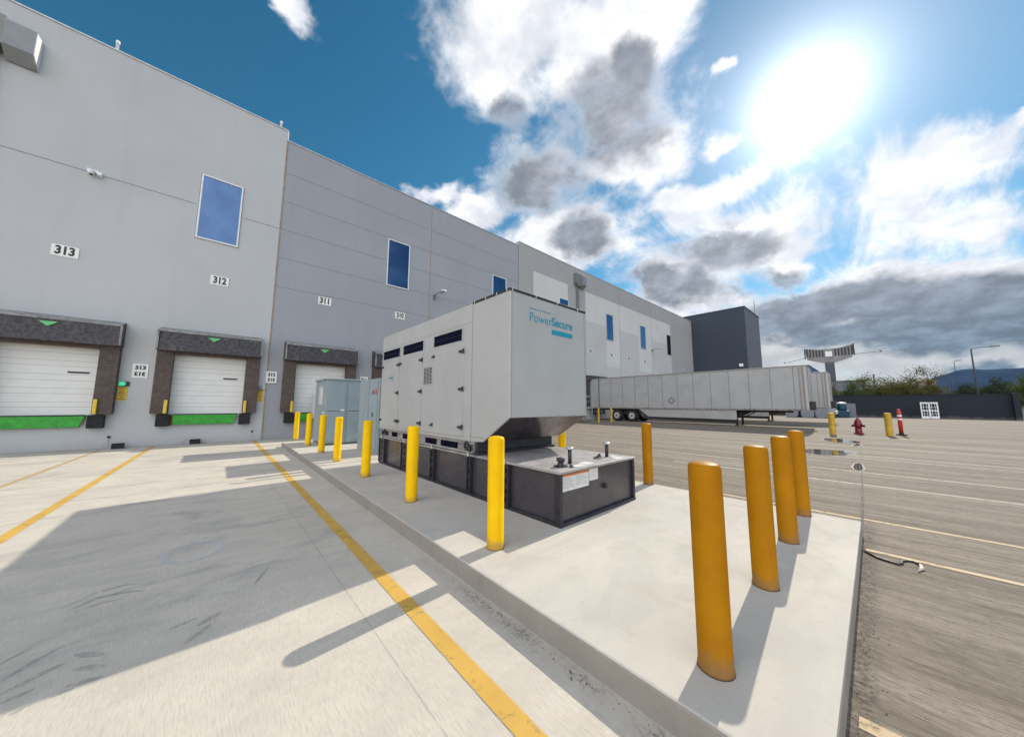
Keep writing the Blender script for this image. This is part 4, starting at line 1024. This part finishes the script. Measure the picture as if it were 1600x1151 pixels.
b = MB(); b.box((-0.01, 0.5, 1.5), (0.0, 1.1, 2.2), 'wall_pale'); b.box((-0.014, 0.6, 1.8), (-0.01, 0.68, 2.1), 'label_white')
b.lathe([(0.03, -0.06), (0.03, 0.0)], (0.0, 0.1, 1.2), 'white_paint', 10, 'x'); b.build('side_plate', cab)
cab2 = thing('electrical_cabinet', 'slimmer grey cabinet with black hinges and red round mark at the generator corner', 'electrical cabinet', (3.72, 10.25, IZ))
b = MB(); b.box((0.0, 0.0, 0.0), (1.2, 1.85, 2.34), 'cabinet', 0.012); b.build('body', cab2)
b = MB(); b.box((-0.02, 0.10, 0.1), (0.0, 0.42, 2.28), 'cabinet', 0.005); d = b.build('door', cab2)
b = MB()
for z in (0.5, 1.2, 1.9): b.box((-0.04, 0.425, z-0.06), (0.0, 0.47, z+0.06), 'black_steel', 0.006)
b.box((-0.006, 0.43, 0.1), (0.0, 0.45, 2.28), 'ink'); b.build('hinge', d)
b = MB(); b.lathe([(0.0001, -0.026), (0.09, -0.026), (0.09, -0.0195)], (0.0, 0.2, 1.92), 'red_decal', 20, 'x'); b.build('round_mark', cab2)
b = MB(); b.box((-0.005, 0.9, 0.05), (0.0, 0.91, 2.3), 'cabinet_seam'); b.build('seam', cab2)
# grey box seen through dock 311
t = thing('utility_box', 'pale grey box against the door of dock 311 behind the cabinet', 'box', (3.55, 18.55, 0))
b = MB(); b.box((0, 0, 1.0), (1.3, 0.4, 2.15), 'wall_pale', 0.01); b.box((0.1, 0.05, 0), (0.2, 0.3, 1.0), 'galv'); b.box((1.1, 0.05, 0), (1.2, 0.3, 1.0), 'galv'); b.build('body', t)
b = MB(); b.box((0.03, -0.012, 1.04), (1.27, 0.0, 2.11), 'wall_pale', 0.004); b.build('door', t)

# ------------------------------------------------------------------ trailers
def trailer(x, ynose, yrear, lab, gear_mat='dark_frame', w=2.6):
    g = gz(x+1)
    t = thing('semi_trailer', lab, 'semi trailer', (x, ynose, g), 0, 'white box trailers backed to the docks')
    Ln = yrear-ynose; zb, zt = 1.16, 4.08
    b = MB(); b.prism([(0.0, 0.12), (0.12, 0.0), (w-0.12, 0.0), (w, 0.12), (w, Ln), (0.0, Ln)], 'z', zb+0.10, zt-0.08, 'trailer_white'); b.build('body', t)
    b = MB(); b.prism([(-0.02, 0.12), (0.12, -0.02), (w-0.12, -0.02), (w+0.02, 0.12), (w+0.02, Ln), (-0.02, Ln)], 'z', zt-0.08, zt+0.02, 'trailer_alu', 0.008); b.build('top_rail', t)
    b = MB(); b.prism([(-0.02, 0.12), (0.12, -0.02), (w-0.12, -0.02), (w+0.02, 0.12), (w+0.02, Ln), (-0.02, Ln)], 'z', zb-0.02, zb+0.10, 'trailer_alu', 0.006); b.build('bottom_rail', t)
    b = MB()
    y = 0.62
    while y < Ln-0.3:
        b.box((-0.010, y, zb+0.10), (0.0, y+0.035, zt-0.08), 'trailer_seam'); y += 1.22
    b.box((-0.012, Ln-1.12, zb+0.10), (0.0, Ln-1.06, zt-0.08), 'ink'); b.build('panel_seams', t)
    b = MB(); b.box((-0.03, 0.10, zb+0.1), (0.02, 0.20, zt-0.1), 'trailer_alu', 0.01); b.box((-0.03, 0.30, zb+0.1), (0.02, 0.36, zt-0.1), 'trailer_alu', 0.01); b.box((w*0.28, -0.05, 1.5), (w*0.72, 0.0, 3.9), 'trailer_white', 0.01)
    b.box((0.35, -0.30, 1.2), (0.55, -0.02, 1.75), 'dark_frame', 0.02); b.build('nose_trim', t)
    b = MB(); y = 0.35; k = 0
    while y < Ln-1.3:
        for q in range(3 if k % 2 == 0 else 1):
            b.box((-0.026, y+q*0.26, zb+0.02), (-0.0205, y+q*0.26+0.15, zb+0.06), 'rusty_frame'); 
        y += 1.22; k += 1
    b.build('marker_strips', t)
    b = MB(); y0 = 5.55; d = 0.15   # diamond placard holder
    cy, cz = 8.45, 1.85
    for a in range(4):
        p = [(cy+0.24, cz), (cy, cz+0.26), (cy-0.24, cz), (cy, cz-0.26)]
        q = p[(a+1) % 4]; b.tube([(-0.012, p[a][0], p[a][1]), (-0.012, q[0], q[1])], 0.02, 'dark_frame', 5)
    b.build('placard_frame', t)
    # running gear
    b = MB()
    for xx in (0.75, w-0.9): b.box((xx, 1.0, zb-0.16), (xx+0.15, Ln-0.2, zb-0.02), 'dark_frame')
    b.box((0.55, Ln-5.3, 0.60), (w-0.55, Ln-2.3, zb-0.16), 'dark_frame', 0.03)
    for yy in (Ln-4.45, Ln-2.95): b.tube([(0.1, yy, 0.51), (w-0.1, yy, 0.51)], 0.07, 'dark_frame', 8)
    b.prism([(Ln-5.15, zb-0.02), (Ln-4.95, zb-0.02), (Ln-5.75, 0.30), (Ln-6.3, 0.24), (Ln-6.2, 0.33)], 'x', 0.02, 0.10, 'dark_frame')
    b.box((0.05, Ln-0.25, 0.55), (w-0.05, Ln-0.12, 0.65), 'dark_frame'); b.box((0.3, Ln-0.25, 0.62), (0.4, Ln-0.12, zb-0.02), 'dark_frame'); b.box((w-0.4, Ln-0.25, 0.62), (w-0.3, Ln-0.12, zb-0.02), 'dark_frame')
    b.build('chassis', t)
    for s in (0, 1):
        for yy in (Ln-4.45, Ln-2.95):
            for i in (0, 1):
                xc = (0.03+i*0.32) if s == 0 else (w-0.31-i*0.32)
                b = MB(); b.lathe([(0.26, 0.0), (0.47, 0.0), (0.50, 0.03), (0.51, 0.10), (0.51, 0.18), (0.50, 0.25), (0.47, 0.28), (0.26, 0.28)], (xc, yy, 0.51), 'tyre', 28, 'x'); wl = b.build('wheel', t)
                if (s == 0 and i == 0) or (s == 1 and i == 0):
                    b = MB(); xo = xc+0.0 if s == 0 else xc+0.28; q = -1 if s == 0 else 1
                    b.lathe([(0.27, -0.005*q), (0.29, 0.012*q), (0.27, 0.02*q), (0.17, -0.05*q), (0.11, -0.05*q)] if q > 0 else [(0.29, -0.012), (0.27, -0.02), (0.24, 0.05), (0.13, 0.06)], (xo, yy, 0.51), 'rim', 24, 'x')
                    b.lathe([(0.11, 0.06*-q), (0.11, -0.0), (0.06, 0.03*q), (0.0001, 0.035*q)], (xo, yy, 0.51), 'rusty_frame', 12, 'x'); b.build('rim', wl)
    # side skirt
    b = MB(); b.prism([(3.95, zb-0.02), (Ln-5.1, zb-0.02), (Ln-5.45, 0.50), (3.95, 0.45)], 'x', 0.04, 0.07, 'trailer_white')
    b.prism([(3.95, 0.44), (Ln-5.46, 0.49), (Ln-5.5, 0.30), (3.95, 0.22)], 'x', 0.045, 0.06, 'rubber'); b.build('side_skirt', t)
    b = MB()
    for xx in (0.45, w-0.6):
        b.box((xx, 4.0, 0.0+0.05), (xx+0.13, 4.13, zb-0.02), gear_mat); b.box((xx-0.06, 3.93, 0.0), (xx+0.2, 4.2, 0.05), gear_mat)
        b.tube([(xx+.06, 4.05, 0.55), (xx+.06, 3.0, zb-0.05)], 0.04, gear_mat, 6); b.tube([(xx+.06, 4.05, 0.55), (xx+.06, 5.2, zb-0.05)], 0.04, gear_mat, 6)
    b.prism([(3.1, zb-0.02), (5.3, zb-0.02), (4.4, 0.72), (4.0, 0.72)], 'x', 0.62, 0.66, gear_mat); b.prism([(3.1, zb-0.02), (5.3, zb-0.02), (4.4, 0.72), (4.0, 0.72)], 'x', w-0.66, w-0.62, gear_mat)
    b.tube([(0.5, 4.06, 0.5), (w-0.5, 4.06, 1.0)], 0.035, gear_mat, 6); b.tube([(0.5, 4.06, 1.0), (w-0.5, 4.06, 0.5)], 0.035, gear_mat, 6)
    b.tube([(0.25, 4.4, 0.95), (w-0.5, 4.4, 0.95)], 0.03, gear_mat, 6); b.build('landing_gear', t)
    return t
trailer(28.0, 2.78, 19.25, 'nearest long white box trailer backed up to the warehouse')
trailer(36.0, 2.30, 19.25, 'second white box trailer mostly hidden, its nose just past the nearest trailer', 'rusty_frame')
# truck cab beyond
t = thing('truck', 'white truck cab partly hidden behind the second trailer nose', 'truck', (53.0, 3.25, 0.4))
b = MB(); b.prism([(-0.2, 0.55), (-0.2, 1.55), (0.5, 1.75), (0.95, 2.75), (1.5, 3.0), (3.3, 3.05), (3.3, 0.55)], 'x', 0, 2.4, 'trailer_white', 0.08); b.build('cab', t)
b = MB(); b.prism([(0.50, 1.80), (0.90, 2.68), (0.93, 2.66), (0.53, 1.78)], 'x', 0.2, 2.2, 'window_glass_dark'); b.box((-0.01, 1.2, 1.8), (0.0, 2.1, 2.5), 'window_glass_dark'); b.build('windscreen', t)
for xx in (0.0, 2.1):
    for yy in (0.6, 2.9): b = MB(); b.lathe([(0.3, 0.0), (0.48, 0.02), (0.5, 0.1), (0.5, 0.2), (0.48, 0.28), (0.3, 0.3)], (xx, yy, 0.5), 'tyre', 22, 'x'); b.build('wheel', t)
b = MB(); b.box((0.1, -0.35, 0.4), (2.3, -0.18, 0.8), 'rim', 0.04); b.build('bumper', t)

# metal stairs to the dock
t = thing('dock_stairs', 'grey metal stairs with handrails beside the trailer rear', 'stairs', (22.6, 17.4, gz(23)))
b = MB()
for k in range(7): b.box((0.1+k*0.28, 0.1, 0.17*k+0.14), (0.1+k*0.28+0.28, 1.0, 0.17*k+0.17), 'galv')
for yy in (0.05, 1.0): b.prism([(0.0, 0.0), (0.25, 0.0), (2.25, 1.2), (3.4, 1.2), (3.4, 1.35), (2.1, 1.35)], 'y', yy, yy+0.05, 'galv')
b.box((2.1, 0.1, 1.2), (3.4, 1.0, 1.25), 'galv'); b.box((3.2, 0.1, 0), (3.3, 0.2, 1.2), 'galv'); b.box((3.2, 0.9, 0), (3.3, 1.0, 1.2), 'galv')
b.build('steps', t)
b = MB()
for yy in (0.07, 1.02):
    for dz in (0.55, 1.0): b.tube([(0.1, yy, 0.1+dz), (2.15, yy, 1.3+dz), (3.35, yy, 1.3+dz)], 0.022, 'galv', 6)
    for x, z in ((0.1, 0.1), (0.9, 0.57), (2.15, 1.3), (3.35, 1.3)): b.tube([(x, yy, z), (x, yy, z+1.0)], 0.022, 'galv', 6)
b.build('handrail', t)

# dock fittings behind the trailer rear
t = thing('dock_shelter', 'black dock shelter round the rear of the nearest trailer', 'dock shelter', (29.3, WY-0.035, 0.25))
b = MB(); b.box((-1.75, -0.50, 3.95), (1.75, 0.0, 4.45), 'hood_black', 0.03); b.build('hood', t)
for s in (-1, 1):
    b = MB(); x0, x1 = sorted((s*1.37, s*1.75)); b.box((x0, -0.35, 1.1), (x1, 0.0, 3.95), 'hood_black', 0.02); b.build('side_pad', t)

# ------------------------------------------------------------------ small yard things
t = thing('fire_hydrant', 'dark red fire hydrant in the yard between two yellow bollards', 'hydrant', (25.85, 0.66, gz(25.85)))
b = MB(); b.lathe([(0.20, 0.0), (0.20, 0.06), (0.14, 0.07), (0.13, 0.45), (0.16, 0.47), (0.16, 0.52), (0.15, 0.62), (0.11, 0.74), (0.05, 0.80), (0.035, 0.87), (0.0001, 0.88)], (0, 0, 0), 'hydrant_red', 22); b.build('body', t)
for dx, dy in ((0, -1), (0, 1), (-1, 0)):
    b = MB(); ax = 'y' if dy else 'x'; s = dy or dx
    pr = [(0.06, 0.10*s), (0.06, 0.20*s), (0.075, 0.20*s), (0.075, 0.25*s), (0.0001, 0.26*s)]
    b.lathe(pr, (0, 0, 0.45), 'hydrant_red', 14, ax); b.recalc = True; b.build('outlet', t)
t = thing('delineator_post', 'slim orange red marker post with white bands and black base', 'marker post', (26.4, -0.84, gz(26.4)))
b = MB(); b.lathe([(0.20, 0.0), (0.20, 0.04), (0.09, 0.06), (0.085, 0.14)], (0, 0, 0), 'rubber', 20); b.build('base', t)
b = MB(); b.lathe([(0.08, 0.14), (0.08, 1.22), (0.05, 1.27), (0.0001, 1.28)], (0, 0, 0), 'delineator', 20); b.box((-0.015, -0.05, 1.22), (0.015, 0.05, 1.36), 'delineator', 0.01); b.build('post', t)
b = MB()
for z in (0.78, 0.96): b.lathe([(0.0825, z), (0.0825, z+0.08)], (0, 0, 0), 'reflective', 20)
b.build('band', t)
# hose lying by the kerb
b = MB(); pts = [(5.80, 0.21), (5.66, 0.11), (5.62, 0.02), (5.60, -0.04), (5.66, -0.07), (5.74, -0.07), (5.80, -0.11), (5.82, -0.16), (5.74, -0.20)]
b.tube([(x, y, 0.012) for x, y in pts], 0.011, 'hose_black', 8); hs = b.build('hose')
tag(hs, 'short black hose curling on the concrete beside the kerb corner', 'hose')
b = MB(); b.tube([(5.74, -0.20, 0.016), (5.64, -0.205, 0.016), (5.52, -0.17, 0.016)], [0.012, 0.018, 0.006], 'hose_pale', 8); b.build('hose_end', hs)
# litter
for x, y, s, z, lab in ((2.9, 0.95, 0.03, IZ, 'tiny dark scrap on the island top left of the nearest bollard'), (-1.55, 3.95, 0.05, 0.0, 'small black scrap lying in the shaded lane'),
                     (5.9, -1.0, 0.03, 0.0, 'tiny dark scrap on the yard right of the hose')):
    b = MB(); n = 7
    ring = [(x+s*(0.6+0.6*random.random())*math.cos(2*math.pi*k/n), y+s*1.3*(0.5+0.6*random.random())*math.sin(2*math.pi*k/n)) for k in range(n)]
    b.prism(ring, 'z', z+0.001, z+0.018, 'dark_bits'); tag(b.build('scrap'), lab, 'scrap', 'bits of litter on the concrete')
#MORE#
b = MB()      # gravel grit along the kerb foot
for k in range(260):
    if k % 3 == 0: x = 1.86-abs(random.gauss(0, 0.05)); y = random.uniform(0.2, 3.2)
    else: x = random.uniform(1.9, 6.6); y = 0.215-abs(random.gauss(0, 0.06))
    s = random.uniform(0.001, 0.0035)
    b.box((x-s, y-s, 0.0), (x+s, y+s*random.uniform(0.5, 1.4), s*1.2), 'dark_bits')
tag(b.build('kerb_grit'), 'dark grit scattered along the foot of the kerb', 'grit', kind='stuff')

# ------------------------------------------------------------------ far end: perimeter wall etc
t = thing('perimeter_wall', 'dark slate perimeter wall closing the far side of the yard', 'wall', (60, 0, 0.35))
def wall_run(name, p, q, z0, z1, th, mat, parent):
    d = (Vector((q[0]-p[0], q[1]-p[1], 0))).normalized(); nn = Vector((-d.y, d.x, 0))*th
    b = MB(); pts = [(p[0], p[1]), (q[0], q[1]), (q[0]+nn.x, q[1]+nn.y), (p[0]+nn.x, p[1]+nn.y)]
    b.prism(pts, 'z', z0, z1, mat); return b.build(name, parent)
wall_run('wall_panel', (0.6, -9.95), (0.0, 26.0), -0.2, 2.72, -0.3, 'perimeter', t)
b = MB()
for y in (-9.75,): b.box((0.15, y-0.2, -0.2), (0.55, y+0.2, 2.80), 'perimeter', 0.01)
b.build('pier', t)
b = MB(); b.prism([(0.55, -10.0), (-0.05, 26.0), (0.36, 26.0), (0.96, -10.0)], 'z', 2.722, 2.78, 'perimeter'); b.build('cap', t)
t = thing('low_wall', 'low pale grey wall stub in front of the dark perimeter wall', 'wall', (57.0, 1.5, 0.4))
b = MB(); b.prism([(0.0, 0.0), (0.0, 1.62), (4.6, 2.02), (4.6, 0.0)], 'x', 0, 0.25, 'pale_wall', 0.01); b.build('wall_panel', t)
t = thing('leaning_panel', 'white framed multi-pane panel leaning on the dark wall', 'panel', (59.3, -4.15, 0.38), 0)
b = MB(); rot = Matrix.Rotation(rad(6), 4, 'Y')
for y0, y1, z0, z1 in ((-0.62, -0.52, 0, 1.85), (0.52, 0.62, 0, 1.85), (-0.06, 0.06, 0, 1.85), (-0.52, 0.52, 1.68, 1.85), (-0.52, 0.52, 0.0, 0.28), (-0.52, 0.52, 0.84, 0.96)):
    b.box((0, y0, z0), (0.06, y1, z1), 'white_paint', rot=rot)
for y in (-0.40, -0.18, 0.18, 0.40): b.box((0.01, y-0.015, 0.28), (0.05, y+0.015, 1.68), 'white_paint', rot=rot)
for z in (0.56, 1.30): b.box((0.012, -0.52, z-0.015), (0.048, 0.52, z+0.015), 'white_paint', rot=rot)
b.build('frame', t)
t = thing('teal_tank', 'teal container with white cap standing before the low pale wall', 'container', (55.5, 2.55, 0.4))
b = MB(); b.box((-0.5, -0.55, 0), (0.5, 0.55, 0.82), 'teal_plastic', 0.06); b.lathe([(0.40, 0.82), (0.42, 1.1), (0.38, 1.5), (0.40, 1.62)], (0, 0.05, 0), 'teal_plastic', 20); b.build('body', t)
b = MB(); b.lathe([(0.42, 1.62), (0.42, 1.72), (0.30, 1.80), (0.0001, 1.82)], (0, 0.05, 0), 'white_paint', 20); b.build('cap', t)
for y, lab in ((3.92, 'right one of the pale concrete blocks seen under the trailers'), (5.15, 'middle pale concrete block seen under the trailers'),
              (6.55, 'left pale concrete block seen under the trailers')):
    b = MB(); b.prism([(-0.57, 1.10), (0.57, 1.10), (0.56, 0.25), (0.42, 0.0), (-0.42, 0.0), (-0.56, 0.25)], 'x', -0.4, 0.4, 'barrier', 0.04)
    o = b.build('concrete_block'); o.location = (50.4, y, 0.4); tag(o, lab, 'concrete block', 'concrete blocks under the trailers')

# blue roofed hall, distant buildings
def bld(name, x, y, w, d, h, mat, lab, roofmat, win=3, pitch=0.12):
    t = thing(name, lab, 'building', (x, y, -0.3))
    b = MB(); b.box((0, 0, 0), (w, d, h), mat); b.build('walls', t)
    b = MB(); b.prism([(-0.3, h), (d/2, h+h*pitch+0.05), (d+0.3, h)], 'x', -0.3, w+0.3, roofmat); b.build('roof', t)
    if win:
        b = MB()
        for k in range(win): b.box((-0.06, d*(k+0.5)/win-0.7, h*0.35), (0.0, d*(k+0.5)/win+0.7, h*0.65), 'window_glass_dark')
        b.build('windows', t)
    return t
bld('blue_hall', 170, 16.0, 60, 44, 18.0, 'blue_roof', 'blue hall showing above the trailer roof', 'blue_roof', 0, 0.0)
bld('low_building', 120, 1.5, 30, 22, 8.6, 'building_grey', 'long low grey building behind the sign pole', 'building_grey', 4, 0.0)
bld('tan_building', 118, -9.6, 10, 2.4, 7.6, 'building_tan', 'tan building behind the right edge of the bushy tree', 'building_tan', 2)
bld('pale_building', 96, 4.0, 12, 8, 4.6, 'building_pale', 'pale low building beside the foot of the sign pole', 'building_pale', 2)
bld('far_house', 110, -27.5, 10, 9, 4.6, 'building_pale', 'pale house behind the end of the dark wall', 'building_tan', 2)

# sign tower seen from behind
t = thing('sign_tower', 'tall grey pylon with a wide butterfly shaped sign board seen from behind', 'sign tower', (130, 7.6, -0.3), rad(3))
b = MB(); b.prism([(-1.1, -1.0), (1.1, -1.0), (1.1, 1.0), (-1.1, 1.0)], 'z', 0, 14.6, 'tower_pole')
for k in range(6): b.box((-1.14, -0.85+k*0.3, 0.5), (-1.1, -0.75+k*0.3, 14.2), 'tower_dark')
b.build('pole', t)
b = MB()
b.prism([(-5.1, 19.4), (-2.4, 18.5), (0, 18.45), (2.4, 18.35), (5.15, 18.95), (4.7, 16.0), (4.5, 15.9), (1.3, 14.5), (-1.3, 14.5), (-4.3, 15.9), (-4.9, 16.4)], 'x', -0.3, 0.3, 'tower_grey'); bd = b.build('board', t)
b = MB()
for y0, y1, za, zb_ in ((-5.1, -4.6, 19.4, 16.2),):
    pass
for k in range(15):
    y = -4.7+k*0.66
    if abs(y) < 0.9: continue
    zt = 18.1+abs(y)*0.18; b.box((-0.46, y-0.15, 16.35), (-0.30, y+0.15, zt), 'tower_dark')
b.box((-0.5, -5.2, 16.2), (0.4, -4.95, 19.45), 'tower_dark'); b.box((-0.5, 4.95, 16.0), (0.4, 5.2, 18.95), 'tower_dark'); b.build('slots', bd)
b = MB(); b.box((-0.62, -0.7, 16.2), (-0.32, 0.7, 17.7), 'white_paint', 0.03); b.build('access_panel', bd)
b = MB()
for s in (-1, 1):
    b.prism([(s*4.6, 16.1), (s*4.6, 15.6), (s*0.8, 14.3), (s*0.8, 14.8)], 'x', -0.9, -0.32, 'tower_grey')
    b.tube([(-0.5, s*5.1, 16.4 if s < 0 else 16.2), (-0.5, s*9.4, 16.6 if s < 0 else 15.2)], 0.06, 'tower_dark', 6); b.box((-0.7, s*9.9-0.2, (16.5 if s < 0 else 15.1)), (-0.3, s*9.9+0.2, (16.8 if s < 0 else 15.4)), 'tower_dark')
b.build('light_arm', t)

# street lamps and poles behind the wall
def pole(x, y, h, r, lab, arm=0.0, name='street_lamp', cat='street lamp'):
    t = thing(name, lab, cat, (x, y, -0.3))
    b = MB(); b.tube([(0, 0, 0), (0, 0, h)], [r, r*0.6], 'tower_dark', 10); b.build('pole', t)
    if arm:
        b = MB(); b.tube([(0, 0, h), (0, -arm*0.5, h+0.12), (0, -arm, h+0.15)], r*0.5, 'lamp_grey', 6); b.build('arm', t)
        b = MB(); b.box((-0.16, -arm-0.7, h+0.05), (0.16, -arm+0.1, h+0.22), 'lamp_grey', 0.03); b.build('lamp_head', t)
pole(74, -9.25, 9.7, 0.11, 'tall street lamp with a side arm rising behind the dark wall', 1.5)
pole(120, -12.6, 12.0, 0.08, 'thin distant lamp pole left of the tall street lamp', 0.3)
pole(100, -9.9, 8.0, 0.08, 'short bare utility pole before the hills', 0, 'utility_pole', 'pole')
pole(95, -0.4, 8.3, 0.14, 'bare pole standing left of the bushy tree', 0, 'utility_pole', 'pole')

# ------------------------------------------------------------------ trees
def tree(name, x, y, h, rx, ry, leaf, lab, nleaf=5000, trunk_h=0.35, sparse=0.0, twigs=26, seed=1, leafsize=0.16, bare=0.2):
    rnd = random.Random(seed)
    t = thing(name, lab, 'tree', (x, y, -0.3), 0)
    b = MB(); ends = []
    base = [(0, 0, 0), (0.1, 0.05, h*trunk_h*0.5), (0.0, 0.0, h*trunk_h)]
    b.tube(base, [0.028*h, 0.022*h, 0.018*h], 'bark', 8)
    for k in range(twigs):
        a = 2*math.pi*k/twigs + rnd.uniform(-.3, .3); e = rnd.uniform(0.25, 1.0)
        end = Vector((rx*math.cos(a)*rnd.uniform(.45, 1), ry*math.sin(a)*rnd.uniform(.45, 1), h*(trunk_h+(1-trunk_h)*e*rnd.uniform(.6, 1.05))))
        st = Vector((0, 0, h*trunk_h*rnd.uniform(0.5, 1.0)))
        mid = st.lerp(end, 0.5)+Vector((rnd.uniform(-.3, .3), rnd.uniform(-.3, .3), h*0.05))
        b.tube([st, mid, end], [0.010*h, 0.006*h, 0.0016*h], 'bark', 5); ends.append((mid, end))
        for j in range(4):
            f = rnd.uniform(0.3, 1.0); p = mid.lerp(end, f); q = p+Vector((rnd.uniform(-1, 1)*rx*.22, rnd.uniform(-1, 1)*ry*.22, rnd.uniform(0.0, 1)*h*.14))
            b.tube([p, q], [0.004*h, 0.001*h], 'bark', 4); ends.append((p, q))
    b.build('trunk', t)
    b = MB(); mi = b.mi(leaf)
    clumps = [(e[0].lerp(e[1], rnd.uniform(0.3, 1.0)), rnd.uniform(0.35, 0.95)) for e in ends for _ in range(2)]
    clumps = [c for c in clumps if rnd.random() > bare or c[0].z < h*0.62]
    for k in range(nleaf):
        c, r = clumps[rnd.randrange(len(clumps))]
        p = c + Vector((rnd.gauss(0, r*rx*0.16), rnd.gauss(0, r*ry*0.16), rnd.gauss(0, r*h*0.07)))
        s = leafsize*rnd.uniform(0.5, 1.3)
        u = Vector((rnd.uniform(-1, 1), rnd.uniform(-1, 1), rnd.uniform(-1, 1))).normalized(); v = u.orthogonal().normalized()
        vs = [b.bm.verts.new(q) for q in (p-u*s, p-v*s*0.45, p+u*s, p+v*s*0.45)]
        f = b.bm.faces.new(vs); f.material_index = mi
    b.build('crown', t)
tree('bushy_tree', 72, -2.3, 6.7, 3.2, 4.1, 'leaf_olive', 'wide olive green bushy tree behind the dark wall, left of the tan building', 42000, 0.32, seed=3, leafsize=0.10, twigs=60, bare=0.85)
tree('bushy_tree', 70, 1.1, 5.1, 2.2, 2.3, 'leaf_green', 'small green tree at the left end of the bushy row behind the wall', 16000, 0.3, seed=5, leafsize=0.085)
tree('bushy_tree', 74, -5.4, 5.2, 2.4, 2.0, 'leaf_olive', 'low rounded yellowish tree at the right side of the wide bushy tree', 16000, 0.3, seed=6, leafsize=0.085, bare=0.4)
tree('dark_tree', 80, -10.6, 6.5, 3.0, 2.8, 'leaf_dark', 'dark spiky tree behind the wall under the tall street lamp', 26000, 0.3, seed=9, leafsize=0.10, twigs=36, bare=0.6)
tree('dark_tree', 82, -12.9, 5.3, 2.2, 2.0, 'leaf_dark', 'lower dark tree right of the tall street lamp', 9000, 0.3, seed=10, leafsize=0.09)
tree('olive_shrub', 80, 4.6, 5.6, 1.5, 1.3, 'leaf_olive', 'small olive shrub hiding the foot of the sign tower', 9000, 0.3, seed=12, leafsize=0.085)
tree('feathery_tree', 68, -12.4, 5.6, 1.6, 1.5, 'leaf_palm', 'bright green feathery tree cut off by the right edge', 9000, 0.35, seed=14, leafsize=0.10)

# ------------------------------------------------------------------ hills
b = MB(); n = 150; rows = 7
prof = []
for k in range(n+1):
    az = rad(-62 + 70*k/n); deg = math.degrees(az)
    h = 3.45 + 0.30*math.sin(deg*0.55+0.6) + 0.22*mnoise.noise(Vector((deg*0.5, 0, 0))) + 0.10*mnoise.noise(Vector((deg*2.1, 3, 0)))
    edge = 1/(1+math.exp((deg+3.4)*2.2))                # ridge ends left of the tan building
    peak = 0.42*math.exp(-((deg+6.0)/1.6)**2)
    h = (h+peak)*edge + 0.9*(1-edge)
    prof.append((az, h))
D0, D1 = 3800, 5200
grid = []
for r in range(rows+1):
    f = r/rows; D = D0+(D1-D0)*f; row = []
    for az, hd in prof:
        top = math.tan(rad(hd))*D1
        z = top*(f**1.3) + 10*mnoise.noise(Vector((az*60, f*6, 0)))*f*(1-f)*4 - 1*(1-f)
        row.append(b.bm.verts.new((D*math.cos(az), D*math.sin(az), z+1.7*f)))
    grid.append(row)
back = [b.bm.verts.new((6300*math.cos(az), 6300*math.sin(az), -1)) for az, hd in prof]; grid.append(back)
mi = b.mi('hill')
for r in range(len(grid)-1):
    for k in range(n):
        f = b.bm.faces.new((grid[r][k], grid[r][k+1], grid[r+1][k+1], grid[r+1][k])); f.material_index = mi; f.smooth = True
b.recalc = True
tag(b.build('hills'), kind='structure')

# thin bluish air over the whole site; the world sky stays outside
b = MB(); b.box((-6400, -6400, -1.5), (6400, 6400, 420), 'haze')
tag(b.build('haze'), kind='stuff')
